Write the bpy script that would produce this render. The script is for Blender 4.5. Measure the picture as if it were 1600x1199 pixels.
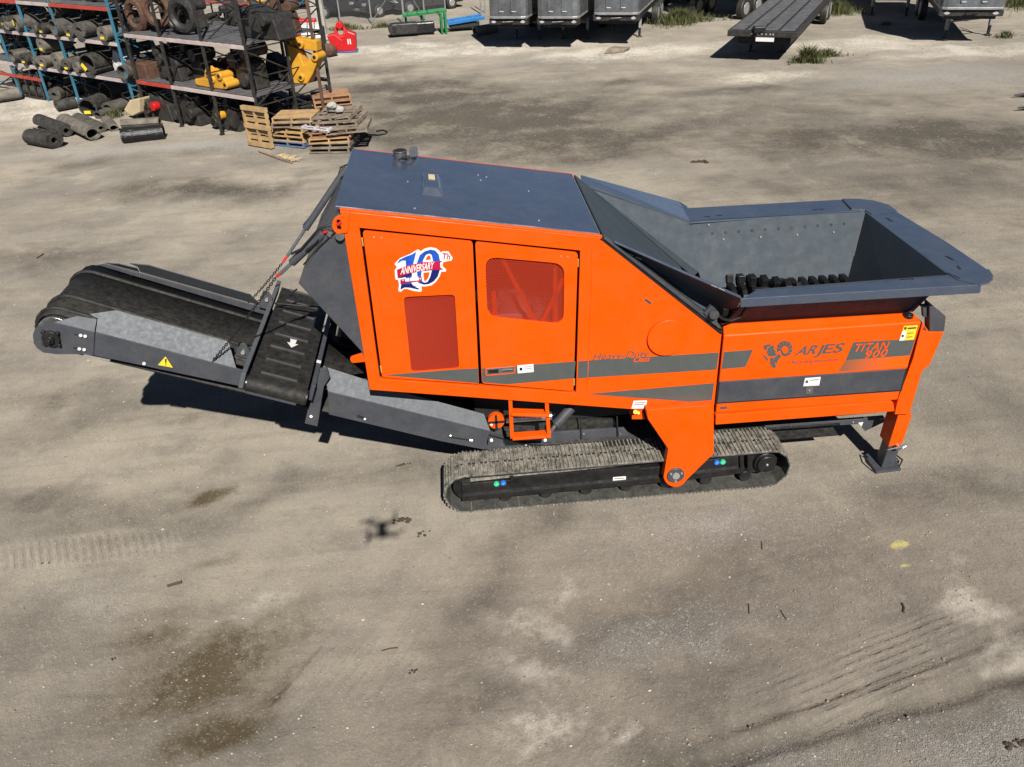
import bpy, bmesh, math, random
import numpy as np
from mathutils import Vector, Matrix
random.seed(7); rng = np.random.default_rng(7)
SC = bpy.context.scene
COL = SC.collection
for o in list(bpy.data.objects): bpy.data.objects.remove(o)

# ------------------------------------------------------------------ camera
CX, CY, FPX, CAMH = 800.0, 599.5, 1278.5, 6.6
def _n(v): return v / np.linalg.norm(v)
_zd = _n(np.array([97.0, 2060.5, FPX])); _y = _n(np.array([-123.0, -787.5, FPX]))
_y = _n(_y - _zd * (_zd @ _y)); _x = np.cross(_zd, _y)
if _x[0] < 0: _x = -_x
RW = np.array([_x, _y, -_zd])
CAM = np.array([0, 0, CAMH])
cam_d = bpy.data.cameras.new('camera'); cam = bpy.data.objects.new('camera', cam_d); COL.objects.link(cam)
cam_d.sensor_fit = 'HORIZONTAL'; cam_d.sensor_width = 36; cam_d.lens = FPX / 1600 * 36
cam_d.clip_start = 0.05; cam_d.clip_end = 2000
_r, _u, _b = RW @ [1, 0, 0], RW @ [0, -1, 0], RW @ [0, 0, -1]
cam.matrix_world = Matrix(((_r[0], _u[0], _b[0], 0), (_r[1], _u[1], _b[1], 0), (_r[2], _u[2], _b[2], CAMH), (0, 0, 0, 1)))
SC.camera = cam

# ------------------------------------------------------------------ sky, sun, exposure
def ray(x, y): return RW @ _n(np.array([x - CX, y - CY, FPX]))
SUNDIR = ray(597, 828)                       # light travels this way: behind the drone, over its shadow
wd = bpy.data.worlds.new('World'); SC.world = wd; wd.use_nodes = True
nt = wd.node_tree; bg = nt.nodes['Background']
sky = nt.nodes.new('ShaderNodeTexSky'); sky.sky_type = 'NISHITA'; sky.sun_disc = False
sky.sun_elevation = math.asin(-SUNDIR[2]); sky.sun_rotation = math.atan2(-SUNDIR[0], -SUNDIR[1])
sky.air_density = 0.45; sky.dust_density = 0.1; sky.ozone_density = 1.0
nt.links.new(sky.outputs[0], bg.inputs[0]); bg.inputs[1].default_value = 0.05
sun_d = bpy.data.lights.new('sun', 'SUN'); sun_d.energy = 5.0; sun_d.angle = math.radians(0.53); sun_d.color = (1, 0.95, 0.87)
sun = bpy.data.objects.new('sun', sun_d); COL.objects.link(sun); sun.location = (3, -10, 14)
sun.rotation_euler = Vector(SUNDIR).to_track_quat('-Z', 'Y').to_euler()
SC.view_settings.view_transform = 'Standard'; SC.view_settings.look = 'None'
SC.view_settings.exposure = 0.4; SC.view_settings.gamma = 1.0; SC.view_settings.use_curve_mapping = False
SC.cycles.max_bounces = 6; SC.cycles.transparent_max_bounces = 12

# ------------------------------------------------------------------ geometry helpers
def G(x, y, z=0.0):
    d = ray(x, y); return Vector(CAM + d * ((z - CAMH) / d[2]))
def P(x, y, Y):
    d = ray(x, y); return Vector(CAM + d * (Y / d[1]))
def PX(x, y, X):
    d = ray(x, y); return Vector(CAM + d * (X / d[0]))
def PP(x, y, o, n):
    d = Vector(ray(x, y)); c = Vector(CAM); n = Vector(n)
    return c + d * ((Vector(o) - c).dot(n) / d.dot(n))
def plane3(a, b, v=(0, 1, 0)):
    return (a, (Vector(b) - Vector(a)).cross(Vector(v)).normalized())
def V(*a): return Vector(a)

class MB:
    def __init__(s): s.bm = bmesh.new()
    def box(s, c, size, rot=None):
        m = Matrix.Translation(Vector(c)) @ (rot.to_4x4() if rot else Matrix()) @ Matrix.Diagonal((*size, 1))
        bmesh.ops.create_cube(s.bm, size=1, matrix=m); return s
    def prism(s, pts, ext, holes=()):
        ext = Vector(ext); bm = s.bm
        loops = [[Vector(p) for p in pts]] + [[Vector(p) for p in h] for h in holes]
        if not holes:
            a = [bm.verts.new(p) for p in loops[0]]; b = [bm.verts.new(p + ext) for p in loops[0]]
            fs = [bm.faces.new(a), bm.faces.new(b[::-1])]
            n = len(a)
            for i in range(n): fs.append(bm.faces.new((a[i], b[i], b[(i + 1) % n], a[(i + 1) % n])))
        else:
            fs = []
            for off, fl in ((Vector((0, 0, 0)), 0), (ext, 1)):
                es = []; vs_all = []
                for L in loops:
                    vs = [bm.verts.new(p + off) for p in L]; vs_all.append(vs)
                    es += [bm.edges.new((vs[i], vs[(i + 1) % len(vs)])) for i in range(len(vs))]
                r = bmesh.ops.triangle_fill(bm, use_beauty=True, use_dissolve=False, edges=es)
                fs += [f for f in r['geom'] if isinstance(f, bmesh.types.BMFace)]
                if fl == 0: first = vs_all
            for va, vb in zip(first, vs_all):
                n = len(va)
                for i in range(n): fs.append(bm.faces.new((va[i], vb[i], vb[(i + 1) % n], va[(i + 1) % n])))
        bmesh.ops.recalc_face_normals(bm, faces=fs); return s
    def poly(s, pts):
        s.bm.faces.new([s.bm.verts.new(Vector(p)) for p in pts]); return s
    def cyl(s, p0, p1, r, r2=None, seg=16, cap=True):
        p0, p1 = Vector(p0), Vector(p1); d = p1 - p0
        m = Matrix.Translation((p0 + p1) / 2) @ d.to_track_quat('Z', 'Y').to_matrix().to_4x4()
        bmesh.ops.create_cone(s.bm, cap_ends=cap, segments=seg, radius1=r, radius2=r if r2 is None else r2, depth=d.length, matrix=m); return s
    def bar(s, p0, p1, w, h, up=(0, 0, 1)):
        p0, p1 = Vector(p0), Vector(p1); d = (p1 - p0); L = d.length; d.normalize()
        side = d.cross(Vector(up))
        if side.length < 1e-4: side = d.cross(Vector((1, 0, 0)))
        side.normalize(); u = side.cross(d)
        R = Matrix((side, d, u)).transposed()
        return s.box((p0 + p1) / 2, (w, L, h), R)
    def tube(s, path, r, seg=8):
        path = [Vector(p) for p in path]; rings = []
        for i, p in enumerate(path):
            d = (path[min(i + 1, len(path) - 1)] - path[max(i - 1, 0)]).normalized()
            q = d.to_track_quat('Z', 'Y')
            rings.append([s.bm.verts.new(p + q @ Vector((math.cos(a) * r, math.sin(a) * r, 0))) for a in [2 * math.pi * k / seg for k in range(seg)]])
        for a, b in zip(rings, rings[1:]):
            for k in range(seg): s.bm.faces.new((a[k], a[(k + 1) % seg], b[(k + 1) % seg], b[k]))
        s.bm.faces.new(rings[0][::-1]); s.bm.faces.new(rings[-1]); return s
    def torus(s, c, R, r, rot, sx=1.0, seg=10, sub=5):
        vs = [[None] * sub for _ in range(seg)]
        for i in range(seg):
            a = 2 * math.pi * i / seg
            for j in range(sub):
                b = 2 * math.pi * j / sub
                p = Vector(((R + r * math.cos(b)) * math.cos(a) * sx, (R + r * math.cos(b)) * math.sin(a), r * math.sin(b)))
                vs[i][j] = s.bm.verts.new(Vector(c) + rot @ p)
        for i in range(seg):
            for j in range(sub):
                s.bm.faces.new((vs[i][j], vs[(i + 1) % seg][j], vs[(i + 1) % seg][(j + 1) % sub], vs[i][(j + 1) % sub]))
        return s
    def ico(s, c, r, sub=1, jit=0.0, sc=(1, 1, 1), rot=None):
        m = Matrix.Translation(Vector(c)) @ (rot.to_4x4() if rot else Matrix()) @ Matrix.Diagonal((*sc, 1))
        g = bmesh.ops.create_icosphere(s.bm, subdivisions=sub, radius=r, matrix=m)
        for v in g['verts']: v.co += Vector((random.uniform(-jit, jit), random.uniform(-jit, jit), random.uniform(-jit, jit)))
        return s
    def mesh(s, name, smooth=False):
        me = bpy.data.meshes.new(name); s.bm.to_mesh(me); s.bm.free()
        if smooth:
            me.polygons.foreach_set('use_smooth', [True] * len(me.polygons))
            try: me.set_sharp_from_angle(angle=math.radians(35))
            except Exception: pass
        return me
    def obj(s, name, mat, parent=None, bevel=0.0, smooth=False, seg=2):
        return link(name, s.mesh(name, smooth), mat, parent, bevel, seg)

def link(name, me, mat, parent=None, bevel=0.0, seg=2):
    o = bpy.data.objects.new(name, me)
    if mat is not None and not me.materials: me.materials.append(mat)
    COL.objects.link(o)
    if bevel:
        b = o.modifiers.new('bevel', 'BEVEL'); b.width = bevel; b.segments = seg; b.limit_method = 'ANGLE'; b.angle_limit = math.radians(40)
        b.use_clamp_overlap = True
    if parent is not None:
        o.parent = parent
        if parent.get('worldspace'): o.matrix_parent_inverse = Matrix.Translation(-Vector(parent.location))
    return o
def tag(o, label, cat, group=None):
    o['label'] = label; o['category'] = cat
    if group: o['group'] = group
    return o
def thing(name, label, cat, loc, rz=0.0, group=None, world=False):
    o = bpy.data.objects.new(name, None); COL.objects.link(o); o.location = loc; o.rotation_euler = (0, 0, rz)
    o.empty_display_size = 0.2
    if world: o['worldspace'] = 1
    return tag(o, label, cat, group)
def dup(root, label=None, group=None, parent=None):
    r = root.copy(); COL.objects.link(r)
    if parent is not None: r.parent = parent
    if label: r['label'] = label
    if group: r['group'] = group
    for ch in list(root.children): dup(ch, parent=r)
    return r
def structure(o): o['kind'] = 'structure'; return o
def rounded(pts, r, n=5):
    out = []; N = len(pts); pts = [Vector(p) for p in pts]
    for i in range(N):
        p = pts[i]; a = (pts[i - 1] - p); b = (pts[(i + 1) % N] - p)
        rr = min(r, a.length * .45, b.length * .45); a.normalize(); b.normalize()
        s, e = p + a * rr, p + b * rr
        for k in range(n + 1):
            t = k / n; out.append((1 - t) ** 2 * s + 2 * t * (1 - t) * p + t * t * e)
    return out
def ZP(off, sc):            # zoom coordinates -> photo pixels
    return lambda pts: [(off[0] + x / sc, off[1] + y / sc) for x, y in pts]

# ------------------------------------------------------------------ materials
def newmat(name):
    m = bpy.data.materials.new(name); m.use_nodes = True
    return m, m.node_tree, m.node_tree.nodes['Principled BSDF']
def N(nt, t, **kw):
    n = nt.nodes.new(t)
    for k, v in kw.items(): setattr(n, k, v)
    return n
def noise(nt, co, scale, detail=4, rough=.6):
    n = N(nt, 'ShaderNodeTexNoise'); n.inputs['Scale'].default_value = scale; n.inputs['Detail'].default_value = detail; n.inputs['Roughness'].default_value = rough
    if co is not None: nt.links.new(co, n.inputs['Vector'])
    return n.outputs['Fac']
def mrange(nt, v, a, b, c=0.0, d=1.0):
    n = N(nt, 'ShaderNodeMapRange'); nt.links.new(v, n.inputs[0])
    for i, x in enumerate((a, b, c, d)): n.inputs[i + 1].default_value = x
    return n.outputs[0]
def mixc(nt, fac, a, b, mode='MIX'):
    n = N(nt, 'ShaderNodeMix', data_type='RGBA', blend_type=mode)
    for s, v in ((n.inputs[0], fac), (n.inputs[6], a), (n.inputs[7], b)):
        if isinstance(v, (int, float)): s.default_value = v
        elif isinstance(v, tuple): s.default_value = (*v[:3], 1)
        else: nt.links.new(v, s)
    return n.outputs[2]
def math2(nt, op, a, b):
    n = N(nt, 'ShaderNodeMath', operation=op)
    for i, v in enumerate((a, b)):
        if isinstance(v, (int, float)): n.inputs[i].default_value = v
        else: nt.links.new(v, n.inputs[i])
    return n.outputs[0]
def mat(name, col, rough=.5, metal=0.0, spec=.5, var=.12, vscale=3.0, bump=0.0, bscale=60.0, coat=0.0, dust=0.0, dustcol=(.33, .29, .23), rvar=.1, speck=0.0, world=False):
    m, nt, b = newmat(name); L = nt.links.new
    co = N(nt, 'ShaderNodeNewGeometry').outputs['Position'] if world else N(nt, 'ShaderNodeTexCoord').outputs['Object']
    n1 = noise(nt, co, vscale, 5)
    c = mixc(nt, mrange(nt, n1, .3, .7), tuple(x * (1 - var) for x in col), tuple(min(1, x * (1 + var)) for x in col))
    if speck:
        c = mixc(nt, math2(nt, 'MULTIPLY', mrange(nt, noise(nt, co, 70, 3, .7), .56, .7), speck), c, tuple(min(1, x * 2.6 + .05) for x in col))
    if dust:
        n2 = noise(nt, co, vscale * 2.3, 7, .7); n3 = noise(nt, co, 40, 3)
        f = math2(nt, 'MULTIPLY', mrange(nt, math2(nt, 'ADD', n2, math2(nt, 'MULTIPLY', n3, .25)), .5, .85), dust)
        c = mixc(nt, f, c, dustcol)
    L(c, b.inputs['Base Color'])
    L(mrange(nt, noise(nt, co, vscale * 4, 4), .3, .7, max(.02, rough - rvar), min(1, rough + rvar)), b.inputs['Roughness'])
    b.inputs['Metallic'].default_value = metal; b.inputs['Specular IOR Level'].default_value = spec
    b.inputs['Coat Weight'].default_value = coat; b.inputs['Coat Roughness'].default_value = .15
    if bump:
        bp = N(nt, 'ShaderNodeBump'); bp.inputs['Strength'].default_value = bump; bp.inputs['Distance'].default_value = .02
        L(noise(nt, co, bscale, 5), bp.inputs['Height']); L(bp.outputs[0], b.inputs['Normal'])
    return m
M = {}
M['orange'] = mat('orange_paint', (.80, .082, .0), .45, spec=.22, var=.05, vscale=1.1, bump=.05, bscale=1.6, dust=.10, dustcol=(.50, .16, .05), rvar=.18, coat=.10)
M['grey'] = mat('slate_grey_paint', (.049, .054, .066), .40, spec=.5, var=.06, vscale=2, bump=.02, bscale=5, dust=.10)
M['skygrey'] = mat('grey_paint_sky_tint', (.052, .070, .105), .26, spec=1.0, var=.08, vscale=1.2, bump=.03, bscale=3, dust=.10, coat=1.0)  # upward faces: blue of the reflected sky put into the base colour
M['hopgrey'] = mat('hopper_grey_paint_worn', (.041, .055, .070), .62, spec=.22, var=.03, vscale=2, bump=.03, bscale=6, dust=.05)
M['galv'] = mat('galvanised_grey_sheet', (.082, .091, .103), .54, metal=.05, spec=.28, var=.07, vscale=5, bump=.10, bscale=90, speck=.30, dust=.12, dustcol=(.30, .29, .28))
M['stripe'] = mat('stripe_grey_film', (.078, .086, .082), .5, var=.04)
M['black'] = mat('black_paint', (.010, .010, .011), .38, var=.2, dust=.05)
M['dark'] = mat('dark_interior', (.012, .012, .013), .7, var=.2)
M['rubber'] = mat('black_rubber', (.016, .016, .016), .5, var=.3, vscale=8, bump=.2, bscale=80, dust=.14)
M['belt'] = mat('belt_rubber', (.012, .012, .012), .62, spec=.25, var=.25, vscale=6, bump=.1, bscale=60, dust=.10)
M['shoe'] = mat('track_shoe_steel', (.10, .093, .080), .7, metal=.1, var=.55, vscale=5, bump=.4, bscale=40, dust=1.0, dustcol=(.44, .41, .345), world=True)
M['shoeback'] = mat('track_shoe_smooth_side', (.050, .052, .050), .5, var=.3, vscale=5, bump=.1, bscale=50, dust=.2, world=True)
M['steel'] = mat('bright_steel', (.55, .55, .55), .3, metal=.9, var=.1)
M['zinc'] = mat('zinc_bolt', (.42, .42, .40), .4, metal=.4, var=.1)
M['white'] = mat('white_label', (.72, .72, .70), .5, var=.04)
M['yellow'] = mat('yellow_label', (.80, .58, .03), .5, var=.05)
M['redp'] = mat('red_plastic', (.55, .02, .015), .4, var=.1)
M['brass'] = mat('brass_hinge', (.75, .45, .10), .4, metal=.5, var=.2)
M['blue'] = mat('sticker_blue', (.012, .075, .42), .35, var=.35, vscale=6)
M['navy'] = mat('sticker_navy', (.006, .012, .11), .35, var=.2)
M['crimson'] = mat('sticker_crimson', (.42, .008, .05), .35, var=.25, vscale=6)
M['green'] = mat('sticker_green', (.03, .50, .25), .4, var=.05)
M['skyblue'] = mat('sticker_skyblue', (.02, .16, .60), .4, var=.05)
M['radiator'] = mat('radiator_core_red', (.30, .035, .020), .7, var=.2)
M['cutter'] = mat('worn_cutter_steel', (.011, .011, .012), .4, metal=.3, var=.4, vscale=6, world=True)
M['cleat'] = mat('cleat_rubber_highlit', (.05, .05, .05), .35, spec=.6, var=.2)  # lighter than the belt: highlight along the cleats put into the colour
M['ink'] = mat('label_ink', (.05, .05, .055), .5)
M['fade'] = None
# printed fade: grey film on the left running out into orange on the right
def fade_mat():
    m, nt, b = newmat('fading_stripe_print'); L = nt.links.new
    co = N(nt, 'ShaderNodeTexCoord').outputs['Generated']; sp = N(nt, 'ShaderNodeSeparateXYZ'); L(co, sp.inputs[0])
    f = mrange(nt, sp.outputs[0], .05, .75)
    L(mixc(nt, f, (.24, .095, .05), (.80, .105, .002)), b.inputs['Base Color']); b.inputs['Roughness'].default_value = .45
    return m
M['fade'] = fade_mat()
def grille_mat():
    m, nt, b = newmat('red_perforated_sheet'); L = nt.links.new
    b.inputs['Base Color'].default_value = (.39, .034, .013, 1); b.inputs['Roughness'].default_value = .6; b.inputs['Specular IOR Level'].default_value = .2
    co = N(nt, 'ShaderNodeTexCoord').outputs['Object']
    sc = N(nt, 'ShaderNodeMapping'); sc.inputs['Scale'].default_value = (42, 0, 42); sc.inputs['Rotation'].default_value = (0, .78, 0); L(co, sc.inputs[0])
    vo = N(nt, 'ShaderNodeTexVoronoi', feature='F1'); vo.inputs['Randomness'].default_value = 0; vo.inputs['Scale'].default_value = 1; L(sc.outputs[0], vo.inputs['Vector'])
    hole = mrange(nt, vo.outputs['Distance'], .33, .37, 1, 0)
    tr = N(nt, 'ShaderNodeBsdfTransparent'); mx = N(nt, 'ShaderNodeMixShader'); L(hole, mx.inputs[0]); L(b.outputs[0], mx.inputs[1]); L(tr.outputs[0], mx.inputs[2])
    L(mx.outputs[0], nt.nodes['Material Output'].inputs[0]); return m
M['grille'] = grille_mat()
M['wood'] = mat('pallet_wood_fresh', (.42, .28, .14), .8, spec=.2, var=.25, world=True, vscale=4, bump=.3, bscale=30)
M['woodold'] = mat('pallet_wood_weathered', (.23, .19, .145), .85, spec=.2, var=.35, world=True, vscale=4, bump=.3, bscale=30)
M['woodred'] = mat('pallet_wood_reddish', (.34, .19, .11), .85, spec=.2, var=.3, world=True, vscale=4, bump=.3, bscale=30)
M['palletblue'] = mat('pallet_paint_blue', (.03, .11, .27), .8, var=.3, dust=.5)
M['plasticgrey'] = mat('grey_plastic', (.45, .43, .45), .5, var=.15)
M['rackblue'] = mat('rack_blue_paint', (.025, .155, .24), .5, var=.25, vscale=2, dust=.15)
M['rackred'] = mat('rack_red_paint', (.45, .045, .025), .5, var=.2, vscale=2, dust=.15)
M['rackpink'] = mat('rack_faded_white_beam', (.52, .43, .40), .6, var=.2, vscale=2, dust=.25)
M['rackblack'] = mat('rack_black_paint', (.018, .017, .017), .5, var=.3, dust=.12)
M['rust'] = mat('rusty_steel', (.09, .045, .028), .8, var=.45, vscale=5, bump=.3)
M['rollblack'] = mat('belt_roll_black', (.018, .018, .0175), .65, var=.4, vscale=3, bump=.4, bscale=12, dust=.25, world=True)
M['rollgrey'] = mat('belt_roll_grey', (.048, .046, .042), .75, var=.5, vscale=3, bump=.4, bscale=12, dust=.35, world=True)
M['rolltan'] = mat('belt_roll_dusty_tan', (.115, .104, .086), .8, var=.5, vscale=3, bump=.4, bscale=12, dust=.4, world=True)
M['plastic'] = mat('black_plastic_wrap', (.018, .018, .019), .22, var=.3, vscale=8, bump=.9, bscale=9)
M['machyellow'] = mat('machine_yellow', (.62, .30, .012), .45, var=.15, dust=.2)
M['machred'] = mat('machine_red', (.50, .012, .014), .4, var=.15)
M['machgreen'] = mat('machine_green', (.01, .17, .045), .45, var=.2)
M['machblue'] = mat('machine_blue', (.02, .16, .42), .45, var=.2)
M['machwhite'] = mat('machine_white', (.62, .61, .58), .45, var=.1, dust=.15)
M['concrete'] = mat('pale_concrete', (.40, .385, .35), .85, spec=.2, var=.25, vscale=3, bump=.3, bscale=20)
M['chrome'] = mat('dark_polished_trailer_sheet', (.30, .31, .325), .28, metal=.7, var=.25, vscale=1.2)
M['trailergrey'] = mat('trailer_frame_grey', (.30, .30, .30), .5, metal=.3, var=.2)
M['deck'] = mat('flatbed_deck_boards', (.10, .10, .105), .7, var=.35, vscale=3, bump=.3)
M['carpaint'] = mat('car_paint_charcoal', (.022, .024, .027), .16, var=.1, coat=.8)
M['glass'] = mat('dark_car_glass', (.012, .014, .016), .06, var=.1)
M['cardboard'] = mat('tan_cardboard', (.55, .44, .27), .8, var=.15)

# ------------------------------------------------------------------ ground
def vnoise(x, y, s, seed):                      # smooth value noise, numpy
    g = np.random.default_rng(seed).random((256, 256))
    u, v = x / s, y / s; i, j = np.floor(u).astype(int), np.floor(v).astype(int)
    fu, fv = u - i, v - j; fu = fu * fu * (3 - 2 * fu); fv = fv * fv * (3 - 2 * fv)
    i0, j0, i1, j1 = i & 255, j & 255, (i + 1) & 255, (j + 1) & 255
    return (g[i0, j0] * (1 - fu) + g[i1, j0] * fu) * (1 - fv) + (g[i0, j1] * (1 - fu) + g[i1, j1] * fu) * fv
def fbm(x, y, s, seed, o=4):
    r = 0; a = 1.; t = 0
    for k in range(o): r = r + a * vnoise(x, y, s / 2 ** k, seed + k); t += a; a *= .55
    return r / t
def build_ground():
    rows, cols = 620, 560
    ys = 1.2 * np.exp(np.linspace(0, math.log(170 / 1.2), rows)); ts = np.linspace(-1.0, 1.0, cols)
    Yg, T = np.meshgrid(ys, ts, indexing='ij'); Xg = T * (Yg * 1.15 + 6)
    x, y = Xg.ravel(), Yg.ravel()
    fade = np.clip((60 - y) / 30, 0, 1)
    wx = x + (fbm(x, y, 1.7, 90, 6) - .5) * 2.4 + (fbm(x, y, .35, 190, 4) - .5) * .55
    wy = y + (fbm(x, y, 1.7, 95, 6) - .5) * 2.0 + (fbm(x, y, .35, 195, 4) - .5) * .45
    z = (fbm(x, y, 3.0, 11) - .5) * .07 + (fbm(x, y, .5, 21, 3) - .5) * .018
    def ell(px, py, rx, ry, ang=0, soft=.55, warp=1.0):
        c = G(px, py); dx, dy = x + (wx - x) * warp - c.x, y + (wy - y) * warp - c.y
        ca, sa = math.cos(math.radians(ang)), math.sin(math.radians(ang))
        r = np.sqrt(((dx * ca + dy * sa) / rx) ** 2 + ((-dx * sa + dy * ca) / ry) ** 2)
        return np.clip((1 - r) / soft, 0, 1)
    def stroke(pix, w, soft=.6, warp=.6):
        best = np.full(x.shape, 9e9); qx, qy = x + (wx - x) * warp, y + (wy - y) * warp
        pts = [G(*p) for p in pix]
        for a, b in zip(pts, pts[1:]):
            d = np.array([b.x - a.x, b.y - a.y]); L2 = d @ d
            t = np.clip(((qx - a.x) * d[0] + (qy - a.y) * d[1]) / L2, 0, 1)
            best = np.minimum(best, np.hypot(qx - a.x - t * d[0], qy - a.y - t * d[1]))
        return np.clip((1 - best / w) / soft, 0, 1)
    dark = np.zeros_like(x); pale = np.zeros_like(x); brown = np.zeros_like(x); yel = np.zeros_like(x); gvl = np.zeros_like(x)
    add = lambda arr, v, k: np.maximum(arr, v * k)
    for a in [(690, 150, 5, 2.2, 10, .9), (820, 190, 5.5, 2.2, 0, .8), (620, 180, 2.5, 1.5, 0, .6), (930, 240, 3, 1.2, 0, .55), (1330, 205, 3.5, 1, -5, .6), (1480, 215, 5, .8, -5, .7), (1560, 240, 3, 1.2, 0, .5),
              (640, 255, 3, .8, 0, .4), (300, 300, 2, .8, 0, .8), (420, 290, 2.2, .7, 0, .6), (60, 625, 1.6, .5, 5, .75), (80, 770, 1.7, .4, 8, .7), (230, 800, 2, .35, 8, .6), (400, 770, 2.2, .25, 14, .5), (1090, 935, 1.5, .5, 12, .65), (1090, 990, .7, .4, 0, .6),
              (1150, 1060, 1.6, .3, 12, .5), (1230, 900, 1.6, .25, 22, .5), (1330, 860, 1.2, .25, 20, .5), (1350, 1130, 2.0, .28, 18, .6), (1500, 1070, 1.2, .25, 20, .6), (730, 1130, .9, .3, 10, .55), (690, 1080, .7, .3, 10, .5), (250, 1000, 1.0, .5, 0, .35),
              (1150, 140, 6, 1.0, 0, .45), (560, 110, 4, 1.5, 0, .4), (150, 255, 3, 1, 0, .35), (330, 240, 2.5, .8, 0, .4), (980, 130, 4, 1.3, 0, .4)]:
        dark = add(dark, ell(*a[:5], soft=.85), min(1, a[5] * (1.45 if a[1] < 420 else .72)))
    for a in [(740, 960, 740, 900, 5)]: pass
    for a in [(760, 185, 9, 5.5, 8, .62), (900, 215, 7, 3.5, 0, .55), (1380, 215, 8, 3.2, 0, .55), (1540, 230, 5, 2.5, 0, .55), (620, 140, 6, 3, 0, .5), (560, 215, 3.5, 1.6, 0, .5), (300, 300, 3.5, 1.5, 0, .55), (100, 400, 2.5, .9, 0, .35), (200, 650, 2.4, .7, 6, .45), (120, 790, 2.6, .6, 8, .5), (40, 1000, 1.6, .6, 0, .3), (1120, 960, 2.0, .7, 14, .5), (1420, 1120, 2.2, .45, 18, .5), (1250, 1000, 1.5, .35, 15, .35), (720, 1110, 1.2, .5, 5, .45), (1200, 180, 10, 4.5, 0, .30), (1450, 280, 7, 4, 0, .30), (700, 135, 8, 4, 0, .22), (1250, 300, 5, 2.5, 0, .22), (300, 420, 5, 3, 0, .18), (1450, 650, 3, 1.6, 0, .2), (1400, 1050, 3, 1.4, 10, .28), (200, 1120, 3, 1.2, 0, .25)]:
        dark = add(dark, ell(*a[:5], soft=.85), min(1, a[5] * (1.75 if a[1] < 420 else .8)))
    dark = add(dark, stroke([(840, 790), (790, 900), (745, 1010)], 0.50, .98, .7), 0.47)
    dark = add(dark, stroke([(150, 850), (420, 770), (690, 740)], 0.35, .98, .7), 0.39)
    dark = add(dark, stroke([(0, 690), (180, 660), (420, 655)], 0.39, .98, .7), 0.39)
    dark = add(dark, stroke([(880, 1020), (1060, 930), (1330, 830), (1500, 790)], 0.70, .98, .7), 0.39)
    dark = add(dark, stroke([(1040, 1180), (1300, 1150), (1600, 1030)], 0.39, .98, .7), 0.43)
    for a in [(600, 110, 3, 1), (1050, 170, 4, 1.2), (300, 130, 4, 3), (40, 190, 4, 3), (770, 75, 9, 3.0), (1000, 80, 8, 2.6), (620, 75, 6, 2.5), (1180, 120, 3, 1.2), (1350, 70, 6, 2.5), (1540, 80, 6, 2.0), (30, 160, 6, 3), (100, 175, 5, 2)]:
        if a[0] in (600, 1050, 300, 40): continue
        pale = add(pale, ell(a[0], a[1], a[2], a[3], 0, .7), .85)
    for a in [(1160, 245, 2.2, .6, 0, .6), (1010, 205, 2.0, .4, 0, .5), (1400, 270, 3, .6, 0, .45), (1330, 255, 1.5, .4, 0, .5), (1450, 140, 5, 1.2, 0, .35), (860, 975, .45, .35, 60, .95), (885, 980, .32, .44, 0, .95), (840, 1065, .7, .3, 0, .9), (855, 1135, .9, .35, 0, .9), (910, 915, .35, .2, 60, .7), (990, 1140, .35, .18, 40, .9), (975, 1100, .14, .1, 0, .9),
              (1480, 930, .45, .32, 0, .95), (1545, 1010, .45, .22, 0, .95), (1500, 985, .3, .2, 20, .8), (1520, 1060, .35, .12, 0, .8), (760, 1030, .3, .3, 0, .9), (790, 960, .25, .4, 0, .6), (430, 950, .5, .35, 40, .75), (400, 965, .16, .3, 60, .9), (340, 960, .3, .2, 0, .35)]:
        pale = add(pale, ell(*a[:5], soft=.8, warp=.7), a[5])
    for a in [(310, 762, .40, .22, 25, 1.0), (330, 1030, 1.5, .62, 25, .95), (270, 985, .5, .25, 0, .7), (310, 1125, .65, .40, 20, 1.0), (260, 1150, .35, .2, 0, .6), (490, 985, .45, .2, 30, .45), (420, 1060, .7, .2, 25, .5), (300, 950, .8, .3, 0, .35), (1210, 210, 1.2, .4, 0, .5), (520, 640, 1.2, .3, 0, .3), (360, 860, .3, .12, -10, .5)]:
        brown = add(brown, ell(*a[:5], soft=.9, warp=.5), a[5])
    for a in [(1398, 861, .16, .1, 0, 1.0), (1413, 888, .07, .03, 0, .8), (1450, 862, .05, .03, 0, .7)]:
        yel = add(yel, ell(*a[:5], soft=.4, warp=.25), a[5])
    for a in [(1090, 985, 1.2, .5, 0, .9), (1050, 1010, 1.5, .4, 0, .6), (350, 230, 4, 1.2, 0, .9), (120, 240, 4, 1.0, 0, .7), (1500, 1150, 2.2, .6, 10, .9), (1300, 1180, 1.5, .3, 0, .7), (1450, 120, 7, 3, 0, .6), (1330, 130, 4, 1.5, 0, .6), (1150, 830, 2, .8, 0, .5), (150, 930, 1.5, .6, 0, .3)]:
        gvl = add(gvl, ell(*a[:5], soft=.9), a[5])
    tyre = np.zeros_like(x); tm = np.zeros_like(x); tc = np.zeros_like(x)
    # crawler and tyre prints: mask plus a running coordinate, the bars themselves are cut by the material
    for pix, w, pitch, amp, lng in [([(-20, 707), (190, 689)], .22, .10, 1.0, 0), ([(-20, 870), (370, 833)], .30, .10, .8, 0), ([(1120, 1148), (1620, 947)], .40, .085, .8, 1), ([(640, 1160), (860, 1205)], .45, .10, .7, 0), ([(60, 1092), (540, 1046)], .45, .13, .6, 1), ([(1310, 212), (1610, 243)], .7, .28, .9, 0), ([(1180, 243), (1340, 303)], .5, .25, .7, 0), ([(1130, 890), (1500, 770)], .35, .11, .35, 1), ([(520, 1140), (700, 900)], .4, .12, .3, 1), ([(560, 520 + 300), (700, 800)], .25, .12, .4, 0), ([(640, 770), (705, 800)], .25, .11, .7, 0)]:
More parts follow.
